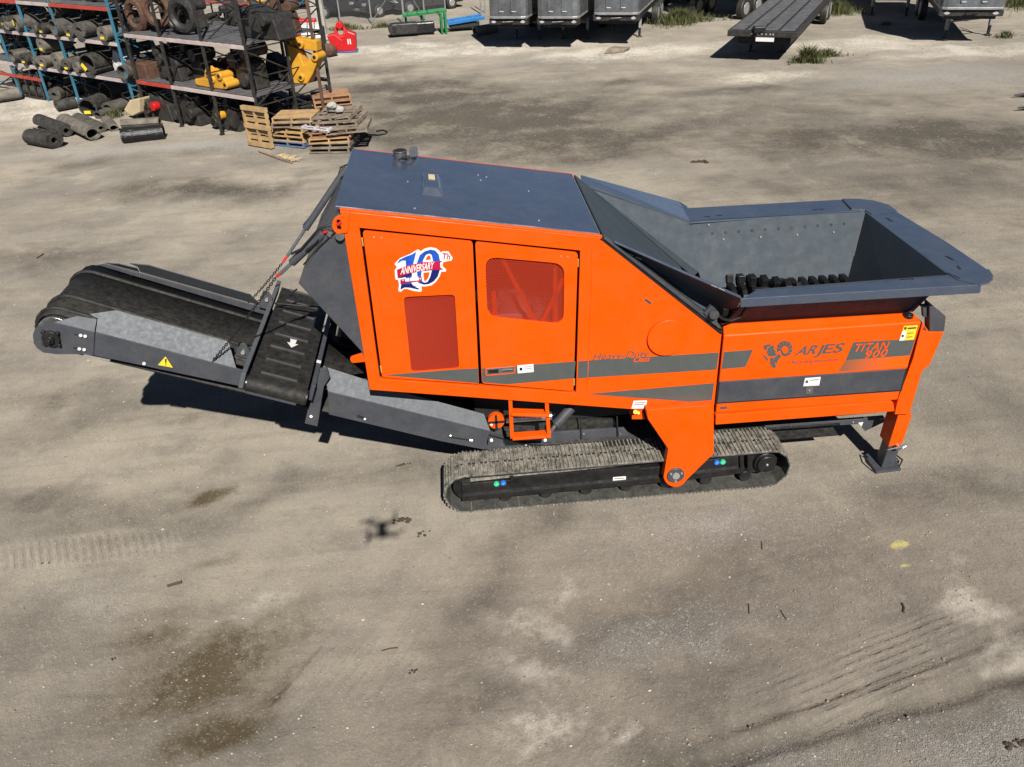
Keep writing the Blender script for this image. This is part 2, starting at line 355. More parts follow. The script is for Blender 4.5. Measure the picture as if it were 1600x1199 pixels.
        a, b = G(*pix[0]), G(*pix[1]); d = np.array([b.x - a.x, b.y - a.y]); L = np.hypot(*d); d /= L
        s = (x - a.x) * d[0] + (y - a.y) * d[1]; c = -(x - a.x) * d[1] + (y - a.y) * d[0]
        m = np.clip((w - np.abs(c)) / .10, 0, 1) * np.clip(s / .3, 0, 1) * np.clip((L - s) / .3, 0, 1) * np.clip((fbm(x, y, 1.1, 71) - .40) * 5, 0, 1) * amp
        big_ = m > .001; tm = np.where(big_, m, tm); tc = np.where((np.abs(c) < w + .3) & (s > -.4) & (s < L + .4), (c if lng else s + c * .45) / pitch, tc)
    # long wheel ruts
    rut = np.zeros_like(x)
    for pix, w, dep in [([(1160, 1130), (1600, 965)], .10, .02), ([(1150, 1112), (1600, 945)], .05, .012), ([(1080, 1199), (1600, 1040)], .14, .03), ([(100, 1080), (480, 1070)], .05, .01), ([(250, 1120), (520, 1010)], .05, .012), ([(1330, 212), (1580, 245)], .35, .05), ([(1190, 245), (1330, 300)], .25, .035), ([(960, 830), (1000, 800)], .06, .012)]:
        rut += -dep * stroke(pix, w, .7, .12) + .5 * dep * np.clip(stroke(pix, w * 1.8, .5, .12) - stroke(pix, w * 1.2, .5, .12), 0, 1)
    z = (z * (1 + .8 * np.clip((y - 14) / 14, 0, 1.5)) + tyre + rut) * fade
    tr = np.exp(-(((x - 2.0) / 3.6) ** 4 + ((y - 8.3) / 1.2) ** 4)); z = z * (1 - tr) - .012 * (1 - tr * .6)
    me = bpy.data.meshes.new('ground')
    vs = np.stack([x, y, z], 1)
    idx = np.arange(rows * cols).reshape(rows, cols)
    q = np.stack([idx[:-1, :-1], idx[:-1, 1:], idx[1:, 1:], idx[1:, :-1]], -1).reshape(-1, 4)
    nb = len(vs); B = 900
    big = np.array([[-B, -B, -.16], [B, -B, -.16], [B, B, -.16], [-B, B, -.16]]); vs = np.vstack([vs, big])
    q = np.vstack([q, [[nb, nb + 1, nb + 2, nb + 3]]])
    me.vertices.add(len(vs)); me.vertices.foreach_set('co', vs.ravel())
    me.loops.add(q.size); me.loops.foreach_set('vertex_index', q.ravel())
    me.polygons.add(len(q)); me.polygons.foreach_set('loop_start', np.arange(0, q.size, 4)); me.polygons.foreach_set('loop_total', np.full(len(q), 4))
    me.update(); me.validate()
    me.polygons.foreach_set('use_smooth', [True] * len(me.polygons))
    for nm, arr in (('dark', dark), ('pale', pale), ('brown', brown), ('yel', yel), ('gvl', gvl), ('tm', tm), ('tc', tc)):
        at = me.attributes.new(nm, 'FLOAT', 'POINT'); at.data.foreach_set('value', np.concatenate([arr, np.zeros(4)]).astype(np.float32))
    return me
def N_sin(nt, v):
    n = N(nt, 'ShaderNodeMath', operation='SINE'); nt.links.new(math2(nt, 'MULTIPLY', v, 6.2832), n.inputs[0]); return n.outputs[0]
def ground_mat():
    m, nt, b = newmat('packed_dirt_and_gravel'); L = nt.links.new
    co = N(nt, 'ShaderNodeTexCoord').outputs['Object']
    at = lambda n: N(nt, 'ShaderNodeAttribute', attribute_name=n).outputs['Fac']
    big, mid, fine = noise(nt, co, .35, 6, .62), noise(nt, co, 2.2, 6, .65), noise(nt, co, 26, 6, .72)
    grit = noise(nt, co, 120, 3, .7)
    mp = N(nt, 'ShaderNodeMapping'); mp.inputs['Rotation'].default_value = (0, 0, -.12); mp.inputs['Scale'].default_value = (.35, 2.6, 1); L(co, mp.inputs[0])
    streak = noise(nt, mp.outputs[0], 1.4, 6, .65)
    pat = noise(nt, co, .75, 9, .66); rag = noise(nt, co, 7.5, 8, .75); huge = noise(nt, co, .16, 5, .6)
    DK = (.150, .139, .122)
    c = mixc(nt, mrange(nt, big, .36, .64), (0.227, 0.203, 0.170), (0.310, 0.272, 0.218))
    c = mixc(nt, mrange(nt, huge, .46, .62, 0, .55), c, (0.167, 0.154, 0.134))
    c = mixc(nt, mrange(nt, streak, .46, .66, 0, .42), c, (0.155, 0.142, 0.122))
    c = mixc(nt, mrange(nt, pat, .52, .66, 0, .62), c, (0.148, 0.135, 0.117))
    c = mixc(nt, mrange(nt, pat, .46, .34, 0, .5), c, (0.338, 0.300, 0.243))
    c = mixc(nt, mrange(nt, mid, .56, .70, 0, .35), c, (0.148, 0.135, 0.117))
    c = mixc(nt, mrange(nt, rag, .54, .74, 0, .30), c, (0.360, 0.326, 0.274))
    c = mixc(nt, mrange(nt, rag, .44, .28, 0, .34), c, (0.140, 0.128, 0.110))
    edge = math2(nt, 'ADD', math2(nt, 'MULTIPLY', math2(nt, 'SUBTRACT', rag, .5), 2.4), math2(nt, 'MULTIPLY', math2(nt, 'SUBTRACT', pat, .5), 3.0))
    def blend(c, name, col, k, lo=.10, hi=.75, e=1.0):
        a = at(name); f = math2(nt, 'MULTIPLY', mrange(nt, math2(nt, 'ADD', a, math2(nt, 'MULTIPLY', math2(nt, 'MULTIPLY', edge, e), a)), lo, hi), k)
        return mixc(nt, f, c, col)
    c = blend(c, 'pale', (.54, .50, .435), .70, .22, 1.15, 1.6)
    c = blend(c, 'gvl', (.30, .288, .264), .75)
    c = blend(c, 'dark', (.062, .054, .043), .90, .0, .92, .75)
    c = blend(c, 'brown', (.078, .058, .031), .92, .0, .80, 1.2)
    c = blend(c, 'yel', (.60, .54, .17), .6, .5, 1.1, 1.6)
    # tread prints
    bar = mrange(nt, math2(nt, 'ADD', N_sin(nt, at('tc')), math2(nt, 'MULTIPLY', math2(nt, 'SUBTRACT', rag, .5), 4.0)), -.5, .7)
    tmk = math2(nt, 'MULTIPLY', at('tm'), mrange(nt, rag, .36, .56))
    c = mixc(nt, math2(nt, 'MULTIPLY', math2(nt, 'MULTIPLY', bar, tmk), .30), c, DK)
    c = mixc(nt, math2(nt, 'MULTIPLY', math2(nt, 'MULTIPLY', math2(nt, 'SUBTRACT', 1.0, bar), tmk), .10), c, (.46, .42, .35))
    # grain: scattered tiny stones, light and dark
    vo = N(nt, 'ShaderNodeTexVoronoi'); vo.inputs['Scale'].default_value = 62; L(co, vo.inputs['Vector'])
    sp = N(nt, 'ShaderNodeSeparateXYZ'); L(vo.outputs['Color'], sp.inputs[0])
    gv = math2(nt, 'ADD', math2(nt, 'MULTIPLY', at('gvl'), .42), .16)
    c = mixc(nt, math2(nt, 'MULTIPLY', mrange(nt, sp.outputs[0], .86, .94), gv), c, (.48, .45, .40))
    c = mixc(nt, math2(nt, 'MULTIPLY', mrange(nt, sp.outputs[1], .86, .93), gv), c, (.13, .124, .11))
    c = mixc(nt, mrange(nt, grit, .3, .7, .0, .34), c, mixc(nt, 1.0, c, (.55, .55, .55), 'MULTIPLY'))
    L(c, b.inputs['Base Color']); b.inputs['Roughness'].default_value = .95; b.inputs['Specular IOR Level'].default_value = .15
    try: b.inputs['Diffuse Roughness'].default_value = 1.0
    except Exception: pass
    h = math2(nt, 'ADD', math2(nt, 'MULTIPLY', fine, .30), math2(nt, 'MULTIPLY', mrange(nt, vo.outputs['Distance'], 0, .6, 1, 0), math2(nt, 'ADD', math2(nt, 'MULTIPLY', at('gvl'), .25), .05)))
    h = math2(nt, 'ADD', h, math2(nt, 'MULTIPLY', rag, 1.0)); h = math2(nt, 'SUBTRACT', h, math2(nt, 'MULTIPLY', math2(nt, 'MULTIPLY', bar, tmk), .45))
    bp = N(nt, 'ShaderNodeBump'); bp.inputs['Strength'].default_value = .9; bp.inputs['Distance'].default_value = .045
    L(h, bp.inputs['Height']); L(bp.outputs[0], b.inputs['Normal'])
    return m
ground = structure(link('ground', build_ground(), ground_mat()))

# ------------------------------------------------------------------ the shredder
YS, YF = 7.78, 9.86; YM = (YS + YF) / 2
mir = lambda p: Vector((p[0], 2 * YM - p[1], p[2]))
sh = thing('mobile_shredder', 'large orange and slate grey crawler shredder with raised discharge conveyor in the yard', 'shredder', (2.0, YM, 0), world=True)
S = lambda pts, Y=YS: [P(x, y, Y) for x, y in pts]
TY = V(0, 1, 0)

# --- near side wall with the door opening
opening = [(561.5, 356.5), (906.5, 392), (900, 614.5), (593.5, 592.5)]
side = MB().prism(S([(531, 330), (942, 372), (1128, 519), (1116, 634), (1010, 641.5), (577.5, 609.5), (534.5, 345)]), TY * .06, [S(opening)]).obj('side_panel', M['orange'], sh, .006)
cp = MB().prism(S([(924.5, 391), (942, 374.5), (1126, 520), (1112, 631.5), (917, 617)], YS - .006), TY * .012).obj('chute_side_sheet', M['orange'], side, .004)
MB().prism([mir(p) for p in S([(531, 330), (942, 372), (1128, 519), (1116, 640), (577.5, 609.5)])], -TY * .06).obj('side_panel', M['orange'], sh, .006)
# mounting lug with its pivot cap
YLG = 7.66
arc = [(1055.5 + 19 * math.cos(a), 743 + 18.5 * math.sin(a)) for a in np.linspace(math.radians(25), math.radians(170), 14)]
lug = MB().prism(S([(1010, 640.5), (1115.5, 633), (1115.5, 709)] + arc + [(1044, 702), (1012, 655)], YLG), TY * .11).obj('mounting_lug', M['orange'], sh, .008)
MB().prism([mir(p) for p in S([(1010, 640.5), (1115.5, 633), (1115.5, 709)] + arc + [(1044, 702), (1012, 655)], YLG)], -TY * .11).obj('mounting_lug', M['orange'], sh, .008)
pc = P(1055.5, 742, YLG)
cap = MB().cyl(pc - TY * .022, pc + TY * .2, .105, seg=28).obj('pivot_cap', M['grey'], lug, .006, True)
hb = MB()
for k in range(3):
    a = k * 2.094 + .5; c = pc + V(math.cos(a) * .075, -.02, math.sin(a) * .075); hb.cyl(c - TY * .016, c, .014, seg=6)
hb.cyl(pc - TY * .036, pc - TY * .02, .045, seg=20)
hb.obj('cap_bolts', M['zinc'], lug, smooth=True)['kind'] = 'stuff'
# --- roof, with orange flanges showing along both long edges
ra, rb = P(524, 328.5, YS + .03), P(938, 371.5, YS + .03); ra.z += .012; rb.z += .012
rpl = plane3(ra, rb)
wR = YF - YS - .09
roof = MB().prism([ra, rb, rb + TY * wR, ra + TY * wR], V(0, 0, .035)).obj('roof', M['skygrey'], sh, .010)
for Yq in (YS, YF - .035):
    a, b = P(531, 330, YS), P(941, 372.5, YS); a.y = b.y = Yq
    MB().prism([a, b, b + TY * .035, a + TY * .035], V(0, 0, .028)).obj('roof_flange', M['orange'], sh, .006)
rq = lambda x, y: PP(x, y, ra + V(0, 0, .035), rpl[1])
ex = rq(626, 248)
MB().cyl(ex - V(0, 0, .02), ex + V(0, 0, .08), .078, seg=24).cyl(ex + V(0, 0, .08), ex + V(0, 0, .098), .085, seg=24).obj('exhaust_stack', M['grey'], roof, .006, True)
MB().cyl(ex + V(0, 0, .096), ex + V(0, 0, .102), .068, seg=24).obj('exhaust_mouth', M['dark'], roof)
e2 = rq(640, 246)
MB().prism([e2, e2 + V(.1, .05, 0), e2 + V(.1, .05, .1), e2 + V(.04, .02, .13), e2 + V(0, 0, .1)], V(.004, -.01, 0)).obj('lifting_plate', M['galv'], roof, .003)
MB().tube([rq(622, 250), rq(631, 252) + V(0, 0, .04), rq(643, 252) + V(0, 0, .04), rq(650, 248)], .012).obj('hose', M['black'], roof, smooth=True)
v0, v1, v2, v3 = rq(658, 305), rq(693, 308), rq(689, 280), rq(658, 277.5)
nz = V(0, 0, 1)
top = [v0.lerp(v2, .14) + nz * .075, v1.lerp(v3, .14) + nz * .075, v2.lerp(v0, .10) + nz * .075, v3.lerp(v1, .10) + nz * .075]
vb = MB(); b0 = [v0, v1, v2, v3]
vv = [vb.bm.verts.new(p) for p in b0] + [vb.bm.verts.new(p) for p in top]
for f in ((4, 5, 6, 7), (0, 1, 5, 4), (1, 2, 6, 5), (2, 3, 7, 6), (3, 0, 4, 7)): vb.bm.faces.new([vv[i] for i in f])
vent = vb.obj('roof_vent_cover', M['skygrey'], roof, .02, True, 3)
MB().prism([top[3].lerp(top[2], .35) + nz * .003 + (top[0] - top[3]) * .12, top[3].lerp(top[2], .75) + nz * .003 + (top[0] - top[3]) * .12, top[3].lerp(top[2], .75) + nz * .003 + (top[0] - top[3]) * .5, top[3].lerp(top[2], .35) + nz * .003 + (top[0] - top[3]) * .5], nz * .003).obj('label', M['cardboard'], vent)
bl = MB()
for p in [(637, 284), (648, 326), (747, 274), (751, 282), (842, 345), (826, 299), (655, 238), (760, 277)]: bl.ico(rq(*p), .011, 1)
bl.obj('roof_bolts', M['zinc'], roof, smooth=True)['kind'] = 'stuff'
# --- end hood
hp = S([(528, 334), (466, 443), (564, 549), (584, 588), (555, 350)], YS + .035)
hood = MB().prism(hp, TY * (YF - YS - .07)).obj('end_hood', M['grey'], sh, .010)
hs = MB()
for p in [(497, 353), (512, 340), (505, 348)]: hs.ico(P(p[0], p[1], YS + .2), .012)
# swivel ear top left with two holes
ear = [(530 + 11 * math.cos(a), 352 + 14 * math.sin(a)) for a in np.linspace(math.radians(95), math.radians(265), 12)]
MB().prism(S(ear + [(547, 333), (543, 364)], YS - .02), TY * .03, [S([(529 + 3.6 * math.cos(a), 347 + 3.8 * math.sin(a)) for a in np.linspace(0, 6.28, 11)[:-1]], YS - .02), S([(530 + 3.6 * math.cos(a), 356.5 + 3.8 * math.sin(a)) for a in np.linspace(0, 6.28, 11)[:-1]], YS - .02)]).obj('lifting_ear', M['orange'], sh, .004)
MB().prism(rounded(S([(546, 559), (549, 568), (577, 565), (575, 550)], YS + .05), .05), TY * .03).obj('lower_ear', M['orange'], sh, .004)
# inside of the engine bay: dark plates added to block light, radiator, orange braces
MB().prism(S([(548, 352), (930, 388), (905, 618), (590, 597)], YS + .75), TY * .05).obj('bay_light_blocker', M['dark'], sh)
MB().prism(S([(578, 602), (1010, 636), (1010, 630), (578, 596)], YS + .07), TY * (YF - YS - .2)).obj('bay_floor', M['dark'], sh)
br = MB()
for a, b in [((785, 404), (838, 507)), ((867, 417), (868, 507)), ((882, 432), (845, 507)), ((771, 455), (774, 500))]:
    br.bar(P(*a, YS + .06), P(*b, YS + .06), .045, .02, TY)
br.obj('brace', M['orange'], sh, .004)
en = MB().box(P(800, 500, YS + .45), (.9, .4, .35)).cyl(P(770, 476, YS + .25), P(790, 470, YS + .5), .06).box(P(800, 470, YS + .4), (.3, .2, .2)).cyl(P(765, 490, YS + .2), P(765, 490, YS + .45), .05).cyl(P(838, 480, YS + .2), P(838, 470, YS + .5), .05)
en.obj('engine', M['deck'], sh, .02)
# --- doors
def door(outline, hole, rad):
    d = MB().prism(rounded(S(outline, YS + .004), .035), TY * .03, [rounded(S(hole, YS + .004), rad, 5)]).obj('door', M['orange'], sh, .006)
    MB().prism(rounded(S(hole, YS + .028), rad, 5), TY * .002).obj('perforated_grille', M['grille'], d)
    return d
d1 = door([(566.5, 361), (738.5, 378), (748.5, 600.5), (597, 590)], [(630.5, 464.5), (710.5, 460.5), (717.5, 576), (643, 582)], .05)
d2 = door([(742.5, 378.5), (903, 395.5), (896, 611.5), (753, 599.5)], [(758, 401.5), (882, 412.5), (880.5, 507.5), (761.5, 495)], .13)
MB().prism(S([(626, 458), (716, 455), (722, 580), (638, 588)], YS + .12), TY * .05).obj('radiator', M['radiator'], sh)
def decal(pts, m, parent, lvl=1, name='stripe', Y=YS):
    return MB().prism(S(pts, Y - .0015 * lvl - .001), TY * .0015).obj(name, M[m] if isinstance(m, str) else m, parent)
decal([(599.5, 586.5), (645, 583), (718, 577.3), (747, 576), (748, 599)], 'stripe', d1, Y=YS + .004)
decal([(753, 576), (899.5, 565), (897, 591.5), (792, 600.8), (753.5, 597.6)], 'stripe', d2, Y=YS + .004)
decal([(903.5, 565), (919.8, 563.6), (918.4, 590.3), (902.6, 591.8)], 'stripe', side)
CY1 = YS - .006
decal([(920.2, 563.5), (1123.5, 551.2), (1119.5, 577.8), (918.8, 590.2)], 'stripe', cp, Y=CY1)
decal([(918.5, 615.8), (1116, 599), (1111.5, 630.5)], 'stripe', cp, Y=CY1)
for dd, pts in ((d1, [(566.5, 378), (595.5, 577)]), (d2, [(903.5, 411), (897.3, 597)])):
    for p in pts: MB().box(P(*p, YS + .008), (.014, .014, .09)).obj('hinge', M['brass'], dd, .003)
for dd, pts in ((d1, [(584, 371), (596, 372)]), (d2, [(876.5, 400.8), (887, 401.8)])):
    for p in pts: MB().ico(P(*p, YS + .003), .009).obj('bolt', M['zinc'], dd)
h = MB().prism(rounded(S([(758, 575), (805, 571.5), (805.5, 584), (759, 588)], YS - .001), .02), TY * .008).obj('handle_recess', M['orange'], d2, .003)
MB().prism(S([(760, 576.5), (803.5, 573), (804, 582.5), (760.5, 586)], YS - .003), TY * .003).obj('handle_plate', M['steel'], d2, .002)
MB().prism(S([(763, 578), (779, 576.8), (779, 583), (763, 584)], YS - .005), TY * .003).prism(S([(785, 579.3), (801, 578), (801, 579.6), (785, 581)], YS - .012), TY * .008).obj('handle_lock', M['black'], d2)
decal([(808, 571.3), (833.5, 569), (834, 581.5), (809, 583.8)], 'white', d2, 2, 'label', YS + .004)
MB().prism(S([(812, 575), (816, 574.7), (816, 579), (812, 579.4)], YS), TY * .0008).prism(S([(819, 573.6), (831, 572.6), (831, 573.3), (819, 574.3)], YS), TY * .0008).prism(S([(819, 576.6), (831, 575.6), (831, 576.3), (819, 577.3)], YS), TY * .0008).obj('label_print', M['ink'], d2)
# round inspection cover
rc = P(1042, 526.5, YS - .006)
MB().cyl(rc - TY * .035, rc + TY * .004, .222, seg=48).obj('round_cover', M['orange'], cp, .006, True)
MB().prism(rounded(S([(1009, 466), (1019.5, 474), (1016, 476), (1006, 469)], CY1 - .004), .01), TY * .005).obj('latch', M['steel'], cp, .002)
MB().prism(S([(1010.5, 468.3), (1017, 473.4), (1015, 474.8), (1008.8, 469.6)], CY1 - .006), TY * .003).obj('latch_slot', M['ink'], cp)
# white notice and amber lamp bracket below
decal([(990, 626.5), (1011, 625.8), (1009, 638.5), (986.5, 638.8)], 'white', side, 6, 'label')
MB().prism(S([(992, 629.5), (1008, 629), (1007.7, 630), (991.7, 630.5)], YS - .0125), TY * .001).prism(S([(991, 632.5), (1006, 632), (1005.7, 633), (990.7, 633.5)], YS - .0125), TY * .001).obj('label_print', M['ink'], side)
MB().prism(S([(990, 640), (1004, 642), (1009, 655.5), (987, 655.5)], YS + .02), TY * .14).obj('lamp_bracket', M['orange'], side, .004)
MB().cyl(P(993, 644, YS - .03), P(993, 644, YS + .05), .025, seg=12).cyl(P(997.5, 645.5, YS - .03), P(997.5, 645.5, YS + .05), .018, seg=12).obj('amber_lamp', M['yellow'], side, smooth=True)

# --- lettering
def text(s, bl_, br_, tl, m, parent, Y, name='lettering', offset=0.0, lvl=2):
    cu = bpy.data.curves.new('t', 'FONT'); cu.body = s; cu.offset = offset; cu.resolution_u = 3; cu.space_character = 1.12 if s in ('TITAN', '900') else 1.0
    ob = bpy.data.objects.new('t', cu); COL.objects.link(ob)
    bpy.context.view_layer.update()
    me = bpy.data.meshes.new_from_object(ob.evaluated_get(bpy.context.evaluated_depsgraph_get()))
    bpy.data.objects.remove(ob); bpy.data.curves.remove(cu)
    co = np.empty(len(me.vertices) * 3); me.vertices.foreach_get('co', co); co = co.reshape(-1, 3)
    x0, x1 = co[:, 0].min(), co[:, 0].max(); capH = .69
    Yq = Y - .0015 * lvl - .002
    A, B_, C_ = P(*bl_, Yq), P(*br_, Yq), P(*tl, Yq)
    u = (B_ - A) / (x1 - x0); w = (C_ - A) / capH
    new = np.array([list(A + u * (p[0] - x0) + w * p[1]) for p in co]); me.vertices.foreach_set('co', new.ravel())
    me.name = name; me.materials.clear(); me.update()
    return link(name, me, M[m], parent)
text('Heavy-Duty', (926, 563.3), (1012, 557.8), (930.5, 552.5), 'stripe', cp, CY1, offset=.004)
text('Class', (988.5, 566.2), (1014, 564.6), (991.5, 558.6), 'orange', cp, CY1, offset=.02, lvl=3)

# --- right-hand tank box
def box_from_front(pts, depth, name, m, parent, bevel=.008):
    return MB().prism(pts, TY * depth).obj(name, m, parent, bevel)
bx = MB()
F = [P(1130.5, 525, YS), P(1440.5, 503.5, YS), P(1402.5, 625.5, YS), P(1118.5, 646, YS)]
Tt = [P(1130, 506.5, YS + .15), P(1428, 488.5, YS + .15)]
YB = YS + .36; bk = [V(Tt[0].x, YB, Tt[0].z - .1), V(Tt[1].x, YB, Tt[1].z - .1)]
vv = [bx.bm.verts.new(p) for p in F + Tt + [V(F[3].x, YB, F[3].z), V(F[2].x, YB, F[2].z)] + bk]
for f in ((3, 2, 1, 0), (0, 1, 5, 4), (1, 2, 7, 9, 5), (0, 4, 8, 6, 3), (2, 3, 6, 7), (4, 5, 9, 8), (6, 8, 9, 7)): bx.bm.faces.new([vv[i] for i in f])
bmesh.ops.recalc_face_normals(bx.bm, faces=bx.bm.faces[:])
tank = bx.obj('tank_box', M['orange'], sh, .018, False, 3)
MB().prism([V(F[0].x, YF - .06, F[0].z), V(F[1].x, YF - .06, F[1].z), V(F[2].x, YF - .06, F[2].z), V(F[3].x, YF - .06, F[3].z)], TY * .06).obj('far_side_panel', M['orange'], sh, .01)
fc = P(1419, 493.5, YS + .10)
MB().cyl(fc - V(0, 0, .02), fc + V(0, 0, .02), .055, seg=24).cyl(fc + V(0, 0, .02), fc + V(0, 0, .03), .035, seg=16).obj('filler_cap', M['black'], tank, .004, True)
# drawer panel sunk in a dark slot
MB().prism(S([(1121.5, 597), (1417.5, 576), (1409, 611.5), (1118.5, 631.5)], YS - .002), TY * .003).obj('drawer_gap', M['dark'], tank)
drw = MB().prism(S([(1124.5, 597.5), (1415, 577), (1406.5, 610), (1120.8, 630)], YS - .022), TY * .022).obj('drawer_panel', M['grey'], tank, .005)
decal([(1258, 591), (1282.5, 589.2), (1280, 602.5), (1255, 603.8)], 'white', drw, 2, 'label', YS - .022)
MB().prism(S([(1259, 595), (1263, 594.7), (1262.5, 598.5), (1258.5, 599)], YS - .0275), TY * .001).prism(S([(1266, 594), (1279, 593), (1278.8, 594), (1265.8, 595)], YS - .0275), TY * .001).obj('label_print', M['ink'], drw)
MB().prism(rounded(S([(1259, 603.5), (1271, 602.7), (1270, 616), (1259, 616)], YS - .03), .012), TY * .008).obj('latch', M['steel'], drw, .003)
MB().ico(P(1264.8, 610.5, YS - .03), .012).obj('latch_bolt', M['zinc'], drw)
decal([(1125.5, 635.8), (1136.5, 635), (1136, 639.2), (1125, 640)], 'steel', tank, 2, 'maker_plate')
# lower channel
MB().prism(S([(1118.5, 649), (1392, 627), (1396, 630), (1398, 643), (1118, 664)], YS - .03), TY * .16).obj('lower_channel', M['orange'], sh, .006)
# film on the tank face
decal([(1131, 550.3), (1176.5, 546.9), (1165, 573.6), (1127.5, 577)], 'stripe', tank)
decal([(1333.5, 535.2), (1430.5, 529.4), (1422, 555.6), (1321.5, 563)], 'stripe', tank)
fo = decal([(1321.5, 563), (1422, 555.6), (1418, 574), (1310, 581.2)], 'fade', tank, name='faded_stripe')
decal([(1412.5, 509.6), (1434.3, 508.2), (1428, 531), (1405, 532.8)], 'yellow', tank, 3, 'label')
decal([(1409.8, 518), (1417, 517.6), (1413, 532.2), (1405, 532.8)], 'white', tank, 4, 'label')
MB().prism(S([(1413.5, 511.5), (1417, 511.3), (1416.5, 515), (1413, 515.2)], YS - .011), TY * .001).prism(S([(1419, 512.3), (1432, 511.3), (1431.7, 513.6), (1418.6, 514.6)], YS - .011), TY * .001).prism(S([(1418, 520.6), (1427.5, 519.8), (1427.3, 520.8), (1417.8, 521.6)], YS - .011), TY * .001).prism(S([(1417, 526.6), (1426, 525.8), (1425.8, 526.8), (1416.8, 527.6)], YS - .011), TY * .001).prism(S([(1409.5, 523.5), (1412.5, 523.3), (1412, 527), (1409, 527.2)], YS - .011), TY * .001).obj('label_print', M['ink'], tank)
text('AR', (1241.5, 555.8), (1274, 553.2), (1251, 541.2), 'stripe', tank, YS, offset=.018)
text('J', (1273.5, 554.3), (1282, 553.7), (1281, 539.6), 'stripe', tank, YS, offset=.018)
text('ES', (1284, 552.8), (1315, 550.4), (1291.5, 538.3), 'stripe', tank, YS, offset=.018)
text('Recycling innovation.', (1237, 569), (1311, 564), (1238.5, 563.4), 'stripe', tank, YS, offset=-.008)
text('TITAN', (1332.5, 550), (1385, 546), (1338, 538.2), 'orange', tank, YS, offset=.016, lvl=4)
text('900', (1349, 560.6), (1384, 556.8), (1354, 549.3), 'orange', tank, YS, offset=.016, lvl=4)
# ram's head emblem
Z2 = ZP((1180, 510), 6.154); lg = MB()
def lp(pts, lvl=2): lg.prism(S(Z2(pts), YS - .0015 * lvl - .001), TY * .0015)
lp([(78, 205), (88, 182), (140, 172), (160, 176), (118, 205), (104, 238)]); lp([(112, 250), (124, 212), (152, 188), (182, 182), (178, 220), (200, 240), (192, 262), (215, 258), (198, 284), (160, 290), (128, 285)])
lp([(146, 306), (172, 300), (192, 330), (196, 372), (190, 388), (160, 390), (144, 350)]); lp([(184, 304), (228, 264), (252, 286), (226, 322), (204, 360)]); lp([(66, 258), (92, 280), (128, 318), (124, 338), (94, 306)])
lp([(165, 394), (212, 376), (206, 390), (180, 404)])
for k in range(9):
    a0, a1 = math.radians(-205 + k * 34), math.radians(-205 + k * 34 + 29); ro, ri = 76, 34 + k * .5
    lp([(284 + ro * math.cos(a0), 216 + ro * math.sin(a0)), (284 + ro * math.cos((a0 + a1) / 2), 216 + ro * math.sin((a0 + a1) / 2)), (284 + ro * math.cos(a1), 216 + ro * math.sin(a1)), (286 + ri * math.cos(a1 + .25), 226 + ri * math.sin(a1 + .25)), (286 + ri * math.cos(a0 + .25), 226 + ri * math.sin(a0 + .25))])
lp([(248, 236), (258, 222), (270, 254), (300, 274), (280, 286), (256, 272)], 3)
lg.obj('ram_emblem', M['stripe'], tank)
# anniversary sticker on the first door
Z1 = ZP((605, 380), 14.545); st_y = YS + .004
def stk(pts, m, lvl, name): return decal(Z1(pts), m, d1, lvl, name, st_y)
stk([(170, 480), (190, 440), (300, 340), (520, 250), (650, 170), (700, 145), (740, 165), (762, 190), (850, 125), (980, 95), (1100, 115), (1180, 170), (1215, 215), (1260, 190), (1390, 190), (1440, 270), (1490, 340), (1460, 400), (1380, 410), (1270, 440), (1255, 510), (1290, 560), (1345, 600), (1330, 650), (1230, 650), (1190, 760), (1110, 880), (1010, 960), (860, 990), (780, 985), (790, 1080), (760, 1110), (600, 1090), (440, 1040), (370, 1050), (310, 1110), (260, 1095), (255, 1050), (270, 960), (250, 840), (190, 830), (180, 760), (170, 620), (210, 560), (215, 535)], 'white', 1, 'sticker')
stk([(870, 390), (900, 320), (950, 275), (985, 310), (990, 375)], 'orange', 2, 'sticker_gap'); stk([(820, 680), (965, 660), (940, 780), (870, 870), (840, 850)], 'orange', 2, 'sticker_gap')
stk([(220, 480), (280, 380), (420, 310), (560, 260), (660, 200), (620, 370), (570, 560), (560, 760), (540, 850), (560, 930), (610, 980), (690, 960), (620, 1005), (500, 1000), (380, 1015), (300, 1060), (318, 930), (420, 890), (425, 500), (420, 400), (340, 400), (260, 450)], 'blue', 2, 'sticker_numeral')
stk([(680, 440), (740, 280), (850, 190), (980, 150), (1090, 170), (1170, 260), (1205, 420), (1200, 600), (1150, 760), (1060, 870), (950, 930), (840, 945), (740, 910), (690, 880), (780, 860), (850, 905), (920, 880), (980, 760), (1030, 560), (1040, 400), (1010, 270), (960, 240), (880, 270), (820, 380), (790, 520), (780, 640), (770, 780), (690, 780), (670, 600)], 'blue', 2, 'sticker_numeral')
stk([(700, 890), (850, 905), (920, 880), (980, 760), (1030, 560), (1205, 500), (1200, 600), (1150, 760), (1060, 870), (950, 930), (840, 945), (740, 915)], 'navy', 3, 'sticker_shade')
stk([(310, 1010), (330, 940), (560, 930), (610, 990), (720, 1030), (710, 1058), (520, 1015), (400, 1010), (300, 1060)], 'navy', 3, 'sticker_ribbon_tail')
stk([(220, 610), (440, 520), (800, 440), (1260, 405), (1200, 450), (1210, 560), (1280, 605), (1050, 612), (700, 650), (420, 720), (240, 800)], 'crimson', 4, 'sticker_ribbon')
stk([(240, 800), (420, 720), (560, 690), (560, 740), (340, 790)], 'navy', 3, 'sticker_shade')
stk([(300, 830), (780, 765), (795, 860), (300, 930)], 'crimson', 4, 'sticker_ribbon')
